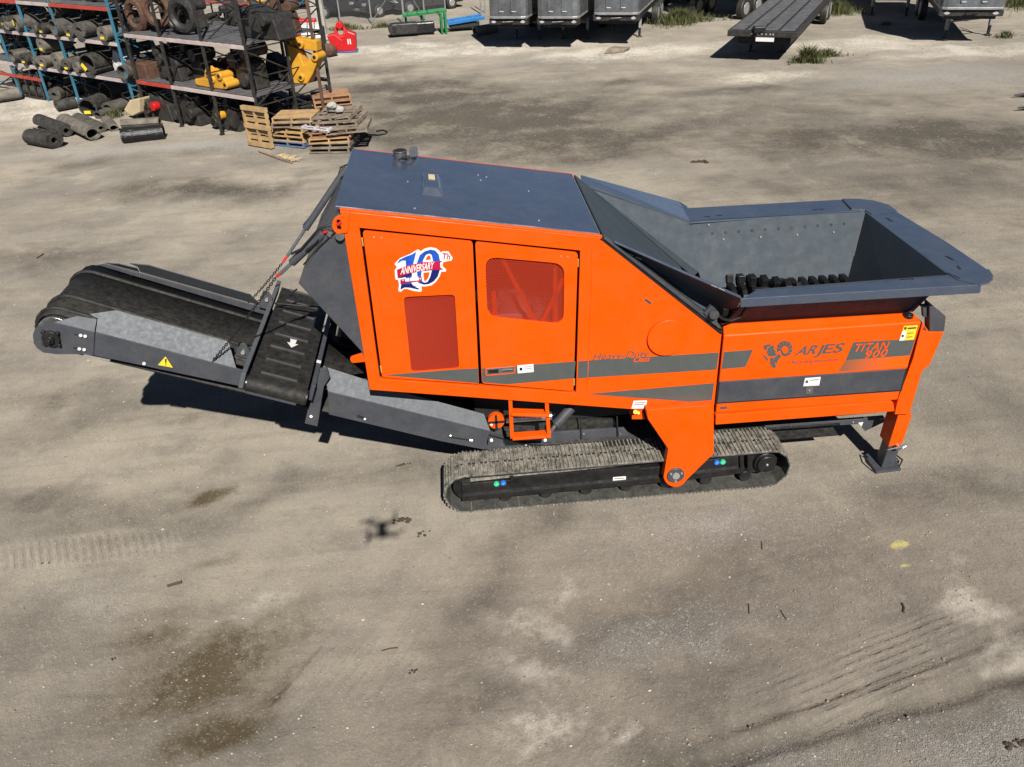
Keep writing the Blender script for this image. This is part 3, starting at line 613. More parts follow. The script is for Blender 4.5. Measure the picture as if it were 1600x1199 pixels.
for cx, cy in ((358, 848), (750, 812)): stk([(cx + (24 if i % 2 == 0 else 10) * math.sin(i * .628), cy - (24 if i % 2 == 0 else 10) * math.cos(i * .628)) for i in range(10)], 'white', 5, 'sticker_star')
stk([(400, 808), (500, 795), (505, 870), (412, 876)], 'white', 5, 'sticker_print'); stk([(515, 793), (715, 770), (718, 850), (520, 866)], 'white', 5, 'sticker_print')
z1 = lambda a: Z1([a])[0]
text('ANNIVERSARY', z1((300, 715)), z1((1050, 578)), z1((318, 560)), 'white', d1, st_y, 'sticker_lettering', offset=.02, lvl=6)
text('Th', z1((1240, 365)), z1((1420, 375)), z1((1262, 230)), 'crimson', d1, st_y, 'sticker_lettering', offset=.02, lvl=3)

# --- end column and support leg
col = MB().prism(S([(1441.5, 503.5), (1452, 519), (1475, 519), (1453, 570), (1441, 580), (1421, 648), (1398, 648), (1403, 625), (1427, 560)], YS + .004), TY * .16).obj('end_column', M['orange'], sh, .006)
MB().prism(S([(1452.5, 473), (1478, 494.5), (1475.5, 518), (1452.5, 518.5)], YS + .012), TY * .12).obj('column_head_plate', M['grey'], sh, .006)
MB().prism(S([(1438, 478), (1451, 477), (1448, 482), (1448, 496), (1443, 496), (1442, 483)], YS + .05), TY * .05).obj('hopper_latch', M['grey'], col, .004)
MB().prism(S([(1442, 515), (1445, 510), (1448, 517)], YS), TY * .01).obj('latch_window', M['ink'], col)
MB().prism([V(col_.x, col_.y + (YF - YS) - .17, col_.z) for col_ in S([(1441.5, 503.5), (1475, 519), (1421, 648), (1398, 648)], YS + .004)], TY * .16).obj('end_column', M['orange'], sh, .006)
YL = YS + .05
slv = MB().prism(S([(1404, 647.5), (1425.5, 648.5), (1410, 693.5), (1388, 698.5)], YL), TY * .24).obj('leg_sleeve', M['orange'], sh, .006)
la, lb = G(1377, 731, .03), G(1396.5, 730, .03); YG = (la.y + lb.y) / 2
t0, t1 = P(1390, 694, YG), P(1409, 690, YG)
leg = MB().prism([V(la.x, YG, .03), V(lb.x, YG, .03), V(t1.x, YG, t1.z), V(t0.x, YG, t0.z)], TY * .17).obj('support_leg', M['grey'], sh, .008)
MB().cyl(P(1390, 721, YG - .001), P(1390, 721, YG + .004), .012, seg=12).obj('pin_hole', M['dark'], leg)
pin = P(1402, 697, YG - .03)
MB().cyl(pin - TY * .05, pin + TY * .1, .035, seg=16).tube([pin + V(-.13, -.02, -.03), pin + V(-.05, -.04, .0), pin + V(.02, -.05, .02), pin + V(.10, -.02, .02), pin + V(.12, .0, -.01), pin + V(.08, .0, -.03)], .011).obj('locking_pin', M['steel'], leg, smooth=True)
pad = MB().prism([G(1369, 738, 0.028), G(1408.5, 733, .028), G(1398.5, 715, .028), G(1355, 706, .028), G(1352, 712, .028)], V(0, 0, -.03)).obj('foot_pad', M['grey'], leg, .006)
for pts in ([(1400, 711), (1409.5, 721), (1405, 729)], [(1357, 716), (1349, 712), (1353, 724), (1367, 736)]):
    q = [G(*p, .03) for p in pts]; q = [q[0]] + [v + V(0, 0, .02) for v in q[1:-1]] + [q[-1]]
    MB().tube(q, .010).obj('pad_handle', M['black'], leg, smooth=True)
far_leg = MB().box((la.x + .1, YF - .25, .62), (.17, .17, 1.2)).box((la.x + .1, YF - .25, .015), (.34, .34, .03)).obj('support_leg', M['grey'], sh, .008)

# --- hopper
YR = 7.44
r0, r1 = P(1157, 467, YR), P(1533.5, 445, YR); RPL = plane3(r0, r1)
Rm = lambda x, y: PP(x, y, *RPL)
zt = V(0, 0, -.022)
rim_pts = [(1157, 467), (1531, 445.2), (1545, 441.5), (1552, 436), (1553, 430), (1545, 422), (1480, 378), (1402, 331), (1388, 321), (1366, 314.5), (1340, 311.5), (1316, 311.6), (1073, 325), (1077, 348), (1349, 329), (1484, 431), (1181, 453.8)]
hop = MB().prism([Rm(*p) for p in rim_pts], zt).obj('hopper_rim', M['skygrey'], sh, .012, False, 3)
MB().prism([r0 + V(0, -.004, .004), r1 + V(0, -.004, .004), P(1532, 458.5, YR - .004), P(1157, 481, YR - .004)], TY * .02).obj('rim_lip', M['skygrey'], hop, .008)
for pts in ([(1484, 431), (1527, 425.5), (1545, 421.5), (1552, 432), (1531, 446.5), (1496, 438)], [(1316, 311.6), (1330, 328), (1352, 329), (1362, 336), (1402, 331), (1388, 321), (1366, 314.5), (1340, 311.5)]):
    MB().prism([Rm(*p) + V(0, 0, .002) for p in pts], V(0, 0, .008)).obj('corner_plate', M['skygrey'], hop, .004)
# inner walls
zb = 2.02
fi0, fi1 = Rm(1070, 348.5), Rm(1349, 329); fb0, fb1 = G(1110, 452, zb), G(1325, 437, zb)
ym = (fb0.y + fb1.y) / 2; fb0.y = fb1.y = ym
tt = V(0, ym - (fi0.y + fi1.y) / 2, zb - (fi0.z + fi1.z) / 2)
fi0.y = fi1.y = (fi0.y + fi1.y) / 2
fb1 = V(fb1.x, fi1.y + tt.y, fi1.z + tt.z); fb0 = V(fi0.x + .2, fi0.y + tt.y, fi0.z + tt.z - (fi1.z - fi0.z) / (fi1.x - fi0.x) * -.2)
MB().prism([fi0, fi1, fb1, fb0], TY * .03).obj('hopper_wall_far', M['hopgrey'], hop, .004)
ni0, ni1 = Rm(1181, 453.8), Rm(1484, 431)
nb0, nb1 = P(1133, 505, YS + .20), P(1427, 487.5, YS + .20)
MB().prism([ni0, ni1, nb1, nb0], TY * .03).obj('hopper_wall_near', M['hopgrey'], hop, .004)
rb0 = fb1.copy(); rb1 = V(fb1.x, nb1.y + .05, zb)
MB().prism([fi1, ni1, rb1, rb0], V(.02, 0, -.02)).obj('hopper_wall_end', M['hopgrey'], hop, .004)
MB().prism([V(rb0.x + .03, rb0.y, zb), V(rb1.x + .03, rb1.y, zb), V(rb1.x + .03, rb1.y, zb - .9), V(rb0.x + .03, rb0.y, zb - .9)], V(.03, 0, 0)).obj('throat_wall', M['dark'], hop)
MB().prism([fb0 + V(-.6, .03, 0), fb1 + V(.05, .03, 0), fb1 + V(.05, .03, -.9), fb0 + V(-.6, .03, -.9)], TY * .03).obj('throat_wall', M['dark'], hop)
# sloping chute floor from the roof edge into the hopper, and the two wings
c0, c1 = P(942, 371.5, YS), P(1127, 518.5, YS); CPL = plane3(c0, c1)
Cp = lambda x, y: PP(x, y, *CPL)
dn = (c1 - c0).normalized(); up = dn.cross(TY); up = up if up.z > 0 else -up
cf0 = V(c0.x, YF - .03, c0.z)
MB().prism([c0 + TY * .03, cf0, cf0 + dn * 1.75, c0 + TY * .03 + dn * 1.75], up * .02).obj('chute_floor', M['hopgrey'], hop, .003)
fa, fbm_ = Cp(926, 300), Cp(1050, 409)
fbm2 = fbm_ + (fbm_ - fa) * .25
w_tl, w_tr = P(909, 288, YF + .05), Rm(1077, 348)
fwing = MB().prism([fa + up * .02, w_tl, w_tr, fi0 + (fb0 - fi0) * .75, fbm2 + up * .03], TY * .015).obj('wing_wall_far', M['hopgrey'], hop, .003)
q0, q1, q2 = P(907, 276, YF + .33), Rm(1060, 317), Rm(1073, 325)
MB().poly([w_tl, q0, q1, q2, w_tr]).obj('wing_flange_far', M['skygrey'], hop)
bpy.data.objects['wing_flange_far'].modifiers.new('solid', 'SOLIDIFY').thickness = .02
# near wing mirrors the far one
n_a = c0 + dn * .02; n_b = c1 - dn * .05
no0, no1 = P(959, 378.5, YS - .02), P(1158, 466, YR + .03)
ni_a, ni_b, ni_c = P(962, 383, YS + .1), P(1062, 450, YS + .17), P(1124, 480, YS + .17)
fo_ = MB().prism([no0, no1, P(1150, 486, YS + .15), ni_c, ni_b, ni_a], V(0, .012, .012)).obj('wing_flange_near', M['hopgrey'], hop)
MB().prism([no0 + V(0, -.006, .012), no1 + V(0, -.006, .012), no1 + V(0, .03, .016), no0 + V(0, .03, .016)], V(0, 0, -.02)).obj('wing_edge', M['skygrey'], hop, .004)
MB().prism([n_a + TY * .03, ni_b + TY * .01, ni_c + TY * .01, n_b + TY * .1], TY * .02).obj('wing_wall_near', M['hopgrey'], hop)
for x_, y_ in ((985, 397), (998, 403), (1115, 447), (1127, 452)):  # pale bars paint the light seen through the flange slots
    q_ = PP(x_, y_, no0, (no1 - no0).cross(ni_b - no0)); MB().bar(q_ - (no1 - no0).normalized() * .035 - V(0, .004, .004), q_ + (no1 - no0).normalized() * .035 - V(0, .004, .004), .004, .022, (0, .7, -.7)).obj('wing_slot_light', M['trailergrey'], hop)
MB().prism([P(942, 371, YS - .01), P(1130, 519, YS - .01), P(1126, 523, YS - .01), P(938, 374, YS - .01)], TY * .02).obj('chute_seal', M['black'], hop)
MB().prism([P(946, 371.5, YS - .03), P(1120, 503, YS - .03), P(1129, 515, YS - .03), P(1122, 513, YS - .03), P(943, 373.5, YS - .03)], TY * .10).obj('chute_edge_bar', M['grey'], hop, .006)
MB().prism(S([(1100, 490), (1111, 478), (1119, 484), (1122, 512), (1112, 505)], YS - .05), TY * .05).obj('hinge_bracket', M['grey'], hop, .005)
MB().cyl(P(1116, 492, YS - .10), P(1116, 492, YS + .02), .055, seg=16).obj('hinge_pin', M['black'], hop, .004, True)
MB().tube([P(1118, 490, YS - .08), P(1130, 499, YS - .06), P(1143, 501, YS - .02), P(1157, 495, YS), P(1166, 481, YS)], .016).obj('hose', M['black'], hop, smooth=True)
# slots and holes
sl = MB()
for x, y in [(1105, 339), (1124, 337), (1273, 328), (1283, 327.4), (1387, 342), (1391, 345), (1481, 402), (1486, 405), (1187, 450.2), (1197, 449.8), (1412, 436.8), (1423, 436.2)]:
    c = Rm(x, y) + V(0, 0, .0015); sl.box(c, (.07, .025, .002), Matrix.Rotation(0 if x < 1350 or y > 430 else -1.2, 3, 'Z'))
for a, b in [((1496, 417), (1501, 422)), ((1480, 428), (1500, 437)), ((1316, 313), (1330, 328))]: sl.bar(Rm(*a) + V(0, 0, .012), Rm(*b) + V(0, 0, .012), .012, .003)
sl.obj('rim_slots', M['dark'], hop)['kind'] = 'stuff'
fn = (fi1 - fi0).cross(fb0 - fi0).normalized(); fn = fn if fn.y < 0 else -fn
hl, bo = MB(), MB()
for i in range(13):
    x = 1072 + i * 20.6; q = PP(x, 368 - (x - 1072) * .073, fi0, fn); hl.cyl(q + fn * .0005, q + fn * .003, .02, seg=10)
hl.obj('wall_bolt_holes', M['dark'], hop)['kind'] = 'stuff'
for x, y in [(1071, 378), (1130, 374.5), (1188, 371), (1245, 367.5), (1302, 363.5), (1069, 354.5), (1107, 352)]:
    bo.ico(PP(x, y, fi0, fn) + fn * .008, .017, 1)
bo.obj('wall_bolts', M['zinc'], hop, smooth=True)['kind'] = 'stuff'
# rotating shafts with cutting discs and teeth
for ky, (Yx, Zx) in enumerate(((YM + .42, 1.80), (YM - .42, 1.80))):
    x0, x1 = fb0.x + .22, fb1.x - .0
    shf = MB().cyl((x0, Yx, Zx), (x1, Yx, Zx), .17, seg=18).obj('shredding_shaft', M['black'], hop, smooth=True)
    for i in range(12):
        xx = x0 + .12 + i * (x1 - x0 - .2) / 11
        dk = MB().cyl((xx - .035, Yx, Zx), (xx + .035, Yx, Zx), .30, seg=26)
        a = 1.25 + i * .16 + ky * .5
        for t in (0, 2.09, 4.19):
            aa = a + t; R_ = Matrix.Rotation(aa, 3, 'X'); dk.box(V(xx, Yx, Zx) + R_ @ V(0, .34, 0), (.085, .10, .13), R_)
        dk.obj('cutting_disc', M['cutter'], shf, .008)
MB().box((3.7, YM, 1.15), (2.9, YF - YS - .3, .5)).obj('gearbox_floor', M['dark'], sh)

# --- discharge conveyor: straight incline from under the machine up to the tail
YC = 8.04; YC2 = 2 * YM - YC
f0, f3 = P(149, 519, YC), P(765, 674, YC)
du = (f0 - f3).normalized()                     # up the incline, towards the tail
nu = V(-du.z, 0, du.x); nu = nu if nu.z > 0 else -nu
tail_pts = [(61, 509), (54.5, 514), (51, 523), (52.5, 537), (58, 545), (68, 551.5), (87.5, 554), (120, 554), (146, 555.5), (148, 519), (84, 503.8)]
seg1 = [(149, 519.2), (369, 576), (392, 583), (392, 607.5), (146.5, 555.6)]
seg2 = [(512, 612), (766, 674), (757, 703), (690, 690), (514, 648)]
cyn = {}
def conv_plate(name, pts, t=.02):
    a = MB().prism(S(pts, YC), TY * t).obj(name, M['grey'], conv, .005)
    MB().prism([mir(p) for p in S(pts, YC)], -TY * t).obj(name, M['grey'], conv, .005)
    return a
# belt
bw0, bw1 = YC + .14, YC2 - .14
rc_ = P(81, 528, YC); off = .03
beltpath = []
topstart = f3 - du * .5 - nu * .16
hor_z = topstart.z
Rr = .205
for i in range(2): pass
beltpath = [V(4.6, 0, hor_z - .10), V(topstart.x + .3, 0, hor_z - .05), topstart, rc_ + nu * Rr]
for k in range(1, 9):
    a = math.pi * k / 8; beltpath.append(rc_ + nu * Rr * math.cos(a) + du * Rr * math.sin(a))
beltpath += [V(topstart.x + .1, 0, hor_z - .24), V(4.6, 0, hor_z - .24)]
bm_ = MB(); L0 = [bm_.bm.verts.new((p.x, bw0, p.z)) for p in beltpath]; L1 = [bm_.bm.verts.new((p.x, bw1, p.z)) for p in beltpath]
for i in range(len(beltpath) - 1): bm_.bm.faces.new((L0[i], L0[i + 1], L1[i + 1], L1[i]))
conv = bm_.obj('conveyor_belt', M['belt'], sh, 0, True)
conv.modifiers.new('solid', 'SOLIDIFY').thickness = .02
conv['worldspace'] = 0
conv_plate('tail_plate', tail_pts, .025); conv_plate('side_plate', seg1); conv_plate('side_plate', seg2)
# raised ribs along the belt and chevron cleats between them
for yy in (bw0 + .10, bw0 + .40, bw1 - .22):
    path = [topstart + nu * .035, rc_ + nu * (Rr + .03)] + [rc_ + nu * (Rr + .03) * math.cos(a) + du * (Rr + .03) * math.sin(a) for a in np.linspace(.3, 2.6, 8)]
    MB().tube([V(p.x, yy, p.z) for p in path], .024, 6).obj('belt_rib', M['belt'], conv, smooth=True)
Lb = (rc_ - topstart).dot(du); chv = MB()
for i in range(9):
    b0_ = topstart + du * (.3 + i * Lb / 9.2) + nu * .02
    for s_ in (-1, 1):
        p = V(b0_.x, YM, b0_.z) + V(0, s_ * .02, 0); q = p + V(0, s_ * .34, 0) + du * .34
        MB().bar(p + nu * .03, q + nu * .03, .035, .03, nu).obj('belt_cleat', M['belt'], conv, .004)
# inclined skirts folded inwards over the belt edge
def skirt(pts, Yi):
    a = [P(*pts[0], YC), P(*pts[1], YC)]; q0_ = P(*pts[2], Yi); nn_ = (a[1] - a[0]).cross(q0_ - a[0]); b = [q0_] + [PP(x, y, a[0], nn_) for x, y in pts[3:]]
    for k, fm in ((0, lambda p: p), (1, mir)):
        o = MB().poly([fm(p) for p in a + b]).obj('belt_skirt', M['galv'], conv, 0)
        o.modifiers.new('solid', 'SOLIDIFY').thickness = .012
skirt([(149.5, 518.6), (369, 575.5), (357, 534), (182, 485), (140, 491), (153, 498)], YC + .17)
skirt([(85, 503.6), (147.5, 518.6), (151, 499), (121, 494)], YC + .10)
skirt([(512.5, 611.5), (766, 673.5), (756, 647), (640, 616), (505, 572)], YC + .10)
skirt([(352, 577), (391, 606), (388, 584), (371, 576.5)], YC + .03)
# hub and bolts of the tail roller
hub = rc_ - TY * .01
hb = MB().cyl(hub - TY * .035, hub + TY * .02, .09, seg=20).cyl(hub - TY * .07, hub, .045, seg=16).cyl(hub - TY * .10, hub, .025, seg=12)
for k in range(4):
    a = .6 + k * 1.571; hb.cyl(hub + V(math.cos(a) * .10, -.03, math.sin(a) * .10), hub + V(math.cos(a) * .10, .01, math.sin(a) * .10), .022, seg=8)
hb.obj('roller_bearing', M['black'], conv, .003, True)
MB().cyl(V(rc_.x, bw0 - .03, rc_.z), V(rc_.x, bw1 + .03, rc_.z), Rr - .02, seg=28).obj('tail_roller', M['steel'], conv, .004, True)
tb = MB()
for x, y in [(126, 524.5), (133, 525.7), (124, 545.5), (131.5, 546.7), (225, 568.5)]: tb.cyl(P(x, y, YC - .018), P(x, y, YC + .01), .020, seg=8)
for x, y in [(704, 681), (735, 688), (737.5, 688.3), (570, 655), (768, 664)]: tb.cyl(P(x, y, YC - .018), P(x, y, YC + .01), .014, seg=8)
tb.obj('plate_bolts', M['zinc'], conv, .003, True)['kind'] = 'stuff'
MB().bar(P(702, 683, YC - .008), P(741, 689, YC - .008), .012, .012).bar(P(558, 650, YC - .003), P(570, 653.5, YC - .003), .012, .03).bar(P(116, 522.6, YC - .003), P(121, 523.2, YC - .003), .008, .012).bar(P(115, 543.5, YC - .003), P(120, 544.2, YC - .003), .008, .012).obj('adjuster_slots', M['dark'], conv)
MB().bar(P(131, 555, YC - .006), P(172, 563.5, YC - .006), .02, .012).obj('scraper_edge', M['zinc'], conv)
# warning triangle
wt = [(258.5, 555.5), (272, 576), (245, 571)]
decal(wt, 'ink', conv, 2, 'warning_sign', YC); cwt = (258.3, 567.8)
decal([(cwt[0] + (x - cwt[0]) * .86, cwt[1] + (y - cwt[1]) * .86) for x, y in wt], 'yellow', conv, 3, 'warning_sign', YC)
decal([(257.4, 560.8), (260.6, 561.4), (259.8, 568.6), (258.2, 568.3)], 'ink', conv, 5, 'warning_mark', YC); decal([(258, 569.8), (259.8, 570.2), (259.6, 571.8), (257.9, 571.4)], 'ink', conv, 4, 'warning_mark', YC)
# level part of the conveyor under the machine
hz = hor_z
YI = 8.27
for yy, t in ((YI, .02), (2 * YM - YI - .02, .02)):
    MB().prism([V(f3.x + .15, yy, hz - .02), V(1.9, yy, hz - .02), V(1.9, yy, hz - .25), V(f3.x + .15, yy, hz - .25)], TY * t).obj('level_side_plate', M['grey'], conv, .005)
# --- cross belt magnet lying over the conveyor
z0 = 2.13; m0 = G(388, 590, z0); MPL = (m0, nu)
Mg = lambda x, y: PP(x, y, *MPL)
mA, mB = Mg(388, 590), Mg(480, 612); mY0 = (mA.y + mB.y) / 2 - .02; mY1 = Mg(440, 450).y
wid = (mB - mA).dot(-du); ms = V(mA.x, mY0, mA.z)
mr = .095
path = []
for k in range(9):
    a = math.pi * k / 8; path.append((mY0 + .05 - mr * math.sin(a), -mr + mr * math.cos(a)))
for k in range(9):
    a = math.pi * k / 8; path.append((mY1 + mr * math.sin(a), -mr - mr * math.cos(a)))
mb_ = MB(); A0 = []; A1 = []
for yy, ww in path:
    b_ = V(ms.x, yy, ms.z) + nu * ww; A0.append(mb_.bm.verts.new(b_)); A1.append(mb_.bm.verts.new(b_ - du * wid))
for i in range(len(path)):
    j = (i + 1) % len(path); mb_.bm.faces.new((A0[i], A0[j], A1[j], A1[i]))
mag = mb_.obj('magnet_belt', M['belt'], sh, 0, True)
mo = lambda a, yy, w: V(ms.x, yy, ms.z) - du * a + nu * w      # a across the belt, yy along it, w above it
for i in range(8):
    yy = mY0 + .16 + i * (mY1 - mY0) / 7.6
    MB().bar(mo(wid * .17, yy, .012), mo(wid * .80, yy, .012), .024, .030, nu).obj('belt_cleat', M['cleat'], mag, .006)
MB().box(mo(wid / 2, (mY0 + mY1) / 2, -mr), (wid - .06, mY1 - mY0 - .25, mr * 1.7), Matrix((-du, TY, nu)).transposed()).obj('magnet_core', M['dark'], mag)
for a in (-.055, wid + .05):
    MB().box(mo(a, (mY0 + mY1) / 2 + .06, -.06), (.05, mY1 - mY0 + (.10 if a < 0 else -.1), .20), Matrix((-du, TY, nu)).transposed()).obj('magnet_rail', M['galv'] if a < 0 else M['grey'], mag, .006)
MB().cyl(mo(-.02, mY0 + .05, -mr), mo(wid + .02, mY0 + .05, -mr), mr - .012, seg=20).obj('magnet_roller', M['black'], mag, .003, True)
MB().box(mo(wid * .45, mY0 + .0, -mr - .07), (wid * .85, .05, .04), Matrix((-du, TY, nu)).transposed()).obj('roller_guard', M['grey'], mag, .006)
ar = mo(wid * .52, mY0 + .95, .004)
ax, ay = -du, TY
MB().prism([ar + ax * p + ay * q for p, q in [(-.012, .09), (.045, .10), (.04, -.0), (.075, .01), (.01, -.10), (-.055, .0), (-.02, 0), (-.03, .10)]], nu * .003).obj('direction_arrow', M['white'], mag)
MB().prism([mo(wid + .02, mY0 + .6, .044) + ax * p + ay * q for p, q in [(0, 0), (.05, 0), (.05, .06), (0, .06)]], nu * .003).obj('label', M['white'], mag)
# stays and brackets
brk = MB().prism(S([(500, 577), (511, 576), (515, 590), (506, 605), (496, 667), (476, 662), (481, 640), (492, 612)], YC - .05), TY * .04).obj('magnet_bracket', M['grey'], mag, .006)
MB().cyl(P(486, 651, YC - .065), P(486, 651, YC - .04), .014, seg=8).obj('bolt', M['zinc'], mag)
MB().prism([mir(p) for p in S([(500, 577), (511, 576), (515, 590), (506, 605), (496, 667), (476, 662), (481, 640), (492, 612)], YC - .05)], -TY * .04).obj('magnet_bracket', M['grey'], mag, .006)
for x, y, Yq in ((380, 550, YC + .25), (417, 468, YC2 - .1)):
    c = P(x, y, Yq); MB().prism([c + du * .07 + nu * .10, c + nu * .11, c - du * .06 + nu * .04, c - du * .10 - nu * .14, c + du * .08 - nu * .14], TY * .02, ).obj('hinge_lug', M['grey'], mag, .005)
    MB().cyl(c - TY * .03, c + TY * .03, .022, seg=10).obj('bolt', M['zinc'], mag)
for a, b in (((430, 475), (464, 452)), ((433, 474), (500, 480))):
    MB().tube([P(*a, YC2 - .25), P((a[0] + b[0]) / 2, (a[1] + b[1]) / 2 + .5, YC2 - .25), P(*b, YC2 - .25)], .012).obj('hose', M['black'], mag, smooth=True)
# --- lifting rams and chains
def chain(a, b, parent):
    a, b = Vector(a), Vector(b); d = b - a; n = int(d.length / .031); q = d.to_track_quat('X', 'Z').to_matrix(); mb = MB()
    for i in range(n):
        t = (i + .5) / n; c = a.lerp(b, t) - V(0, 0, .02 * math.sin(t * math.pi))
        mb.torus(c, .0125, .0048, q @ Matrix.Rotation(math.pi / 2 * (i % 2), 3, 'X'), sx=1.7, seg=8, sub=4)
    return mb.obj('chain', M['black'], parent, smooth=True)
def ram(top_, mid, rod, end, parent):
    b = MB().cyl(top_, mid, .042, seg=14).obj('ram_cylinder', M['grey'], parent, .004, True)
    MB().cyl(mid, rod, .020, seg=10).obj('ram_rod', M['steel'], b, smooth=True)
    MB().cyl(rod, end, .017, seg=8).obj('red_clevis', M['redp'], b, .003)
n_t, n_m, n_e, n_f = P(506, 364, YS + .06), P(456, 411, YS + .12), P(438, 428, YS + .14), P(432, 432, YS + .145)
ram(n_t, n_m, n_e, n_f, sh)
chain(n_f, P(332, 565, YC + .0), sh)
f_t, f_m, f_e, f_f = P(541, 263, YF - .05), P(477, 358, YF - .16), P(449, 400, YF - .2), P(442, 410, YF - .22)
ram(f_t, f_m, f_e, f_f, sh)
chain(f_f, P(379, 482, YC2), sh)
for pts, Yq, r in (([(533, 350), (515, 352), (498, 358), (486, 372), (470, 390), (455, 397)], YS + .05, .014), ([(528, 358), (505, 362), (494, 380), (478, 392)], YS + .04, .014), ([(533, 355), (520, 366), (500, 385), (474, 414)], YS + .02, .008), ([(546, 256), (532, 262), (529, 272), (534, 270)], YF, .012), ([(535, 275), (508, 315), (484, 340), (474, 352)], YF - .1, .010)):
    MB().tube([P(x, y, Yq) for x, y in pts], r, 6).obj('hydraulic_hose', M['black'], sh, smooth=True)
MB().cyl(P(531, 369, YS - .02), P(531, 369, YS + .08), .05, seg=16).cyl(P(515, 366, YS + .02), P(515, 366, YS + .1), .035, seg=12).obj('hose_coupling', M['black'], sh, .004, True)
MB().bar(P(526, 352, YS - .03), P(533, 347, YS - .03), .02, .02).bar(P(505, 364, YS + .01), P(511, 361, YS + .01), .02, .02).obj('hose_marker', M['redp'], sh)

# --- chassis, step, pulley and bits under the body
MB().box((1.3, YM, 1.02), (2.6, .9, .42)).box((3.6, YM, .9), (2.6, 1.1, .4)).obj('chassis_beam', M['dark'], sh, .02)
MB().box((1.8, YM, .42), (.5, 1.5, .3)).box((2.9, YM, .42), (.4, 1.3, .26)).obj('axle_beam', M['dark'], sh, .02)
lad = MB()
LP = lambda x, y, Y=YS + .05: P(x, y, Y)
for a, b in [((797, 622), (800, 684)), ((854, 628), (857.5, 680))]: lad.bar(LP(*a), LP(*b), .045, .05, TY)
for a, b in [((798, 644), (858, 646)), ((800, 682), (860, 678))]: lad.bar(LP(*a), LP(*b), .14, .022, (0, 0, 1)).bar(LP(*a) + TY * -.05, LP(*b) + TY * -.05, .02, .045)
lad.obj('access_step', M['orange'], sh, .006)
pu = P(775, 656, YC + .06)
MB().cyl(pu - TY * .05, pu + TY * .03, .10, seg=24).obj('pulley_guard', M['orange'], sh, .006, True)
MB().box(pu - TY * .055, (.2, .01, .03)).box(pu - TY * .055, (.03, .01, .2)).obj('pulley_slots', M['dark'], sh)
MB().prism(rounded(S([(762, 704), (764, 672), (776, 655), (784, 668), (786, 686), (812, 690), (850, 686), (858, 704)], YI - .04), .02), TY * .03).obj('pivot_plate', M['grey'], sh, .005)
pb = MB()
for x, y in [(777, 668), (768, 688), (852, 688), (822, 694)]: pb.cyl(P(x, y, YI - .06), P(x, y, YI - .03), .018, seg=8)
pb.obj('plate_bolts', M['zinc'], sh, smooth=True)['kind'] = 'stuff'
MB().cyl(P(790, 655, YC + .2), P(862, 650, YC + .2), .055, seg=16).obj('return_roller', M['steel'], sh, .004, True)
MB().cyl(P(893, 637, YS + .25), P(868, 664, YS + .18), .06, seg=18).obj('lift_ram', M['grey'], sh, .008, True)
MB().cyl(P(868, 664, YS + .18), P(858, 678, YS + .16), .022, seg=10).obj('lift_ram_rod', M['steel'], sh, smooth=True)
MB().prism(S([(858, 676), (975, 669), (984, 680), (984, 700), (850, 706)], YI - .02), TY * .03).obj('level_side_plate', M['grey'], sh, .005)
MB().prism(S([(800, 662), (960, 655), (962, 668), (800, 678)], YC + .3), TY * .4).obj('scraper_bed', M['rubber'], sh)
stp = MB()
for x in (907, 964): stp.bar(P(x, 650, YI - .04), P(x + 1.5, 690, YI - .04), .016, .012, TY).cyl(P(x + 5, 678, YI - .04), P(x + 5, 678, YI - .01), .014, seg=8)
stp.obj('plate_strap', M['black'], sh)['kind'] = 'stuff'
# right-hand end of the level conveyor
MB().prism(S([(1195, 665), (1330, 656), (1382, 652), (1384, 659), (1352, 674), (1342, 663), (1195, 673)], YI - .06), TY * .05).obj('level_conveyor_end', M['grey'], sh, .005)
MB().bar(P(1222, 667.8, YI - .063), P(1233, 667, YI - .063), .012, .02).obj('adjuster_slot', M['dark'], sh)
MB().ico(P(1236, 667.5, YI - .065), .016).ico(P(1381, 654, YI - .07), .018).ico(P(1376, 655, YI - .07), .012).ico(P(1333, 660, YI - .07), .013).obj('plate_bolts', M['zinc'], sh, smooth=True)
MB().prism(S([(1341, 661), (1349, 660), (1346, 667)], YI - .066), TY * .004).obj('label', M['white'], sh)
MB().box((4.6, YM, .75), (.9, 1.3, .16)).obj('belt_end_box', M['dark'], sh, .02)

# --- crawler tracks
TYN, TYW = 7.72, .49
xl, xr = P(693, 772, TYN).x, P(1237, 727, TYN).x
TH = .575; tr_ = TH / 2 - .02
def trackpt(s, L):           # s along the loop; returns point (x, z) and tangent
    st_ = (xr - xl) - 2 * tr_ - .04; arcL = math.pi * tr_; s %= 2 * (st_ + arcL); zc = TH / 2
    x0 = xl + tr_ + .02; x1 = x0 + st_
    if s < st_: return x0 + s, zc + tr_, 1., 0.
    s -= st_
    if s < arcL: a = s / tr_; return x1 + tr_ * math.sin(a), zc + tr_ * math.cos(a), math.cos(a), -math.sin(a)
    s -= arcL
    if s < st_: return x1 - s, zc - tr_, -1., 0.
    s -= st_; a = s / tr_; return x0 - tr_ * math.sin(a), zc - tr_ * math.cos(a), -math.cos(a), math.sin(a)
loopL = 2 * ((xr - xl) - 2 * tr_ - .04) + 2 * math.pi * tr_
NS = 62; pit = loopL / NS
sm = MB()
sm.box((0, TYW / 2, -.010), (pit * .985, TYW, .014))
for f_ in sm.bm.faces: f_.material_index = 1
sm.box((0, TYW / 2, -.001), (pit * .975, TYW - .006, .008))
for k in (-1, 0, 1):
    xk = k * pit * .36
    sm.prism([(xk - .014, 0, 0), (xk + .014, 0, 0), (xk + .008, 0, .021), (xk - .008, 0, .021)], TY * TYW)
sm.prism([(pit * .47, 0, -.012), (pit * .56, 0, -.018), (pit * .56, 0, -.006), (pit * .47, 0, 0)], TY * TYW)
shoe_me = sm.mesh('track_shoe')
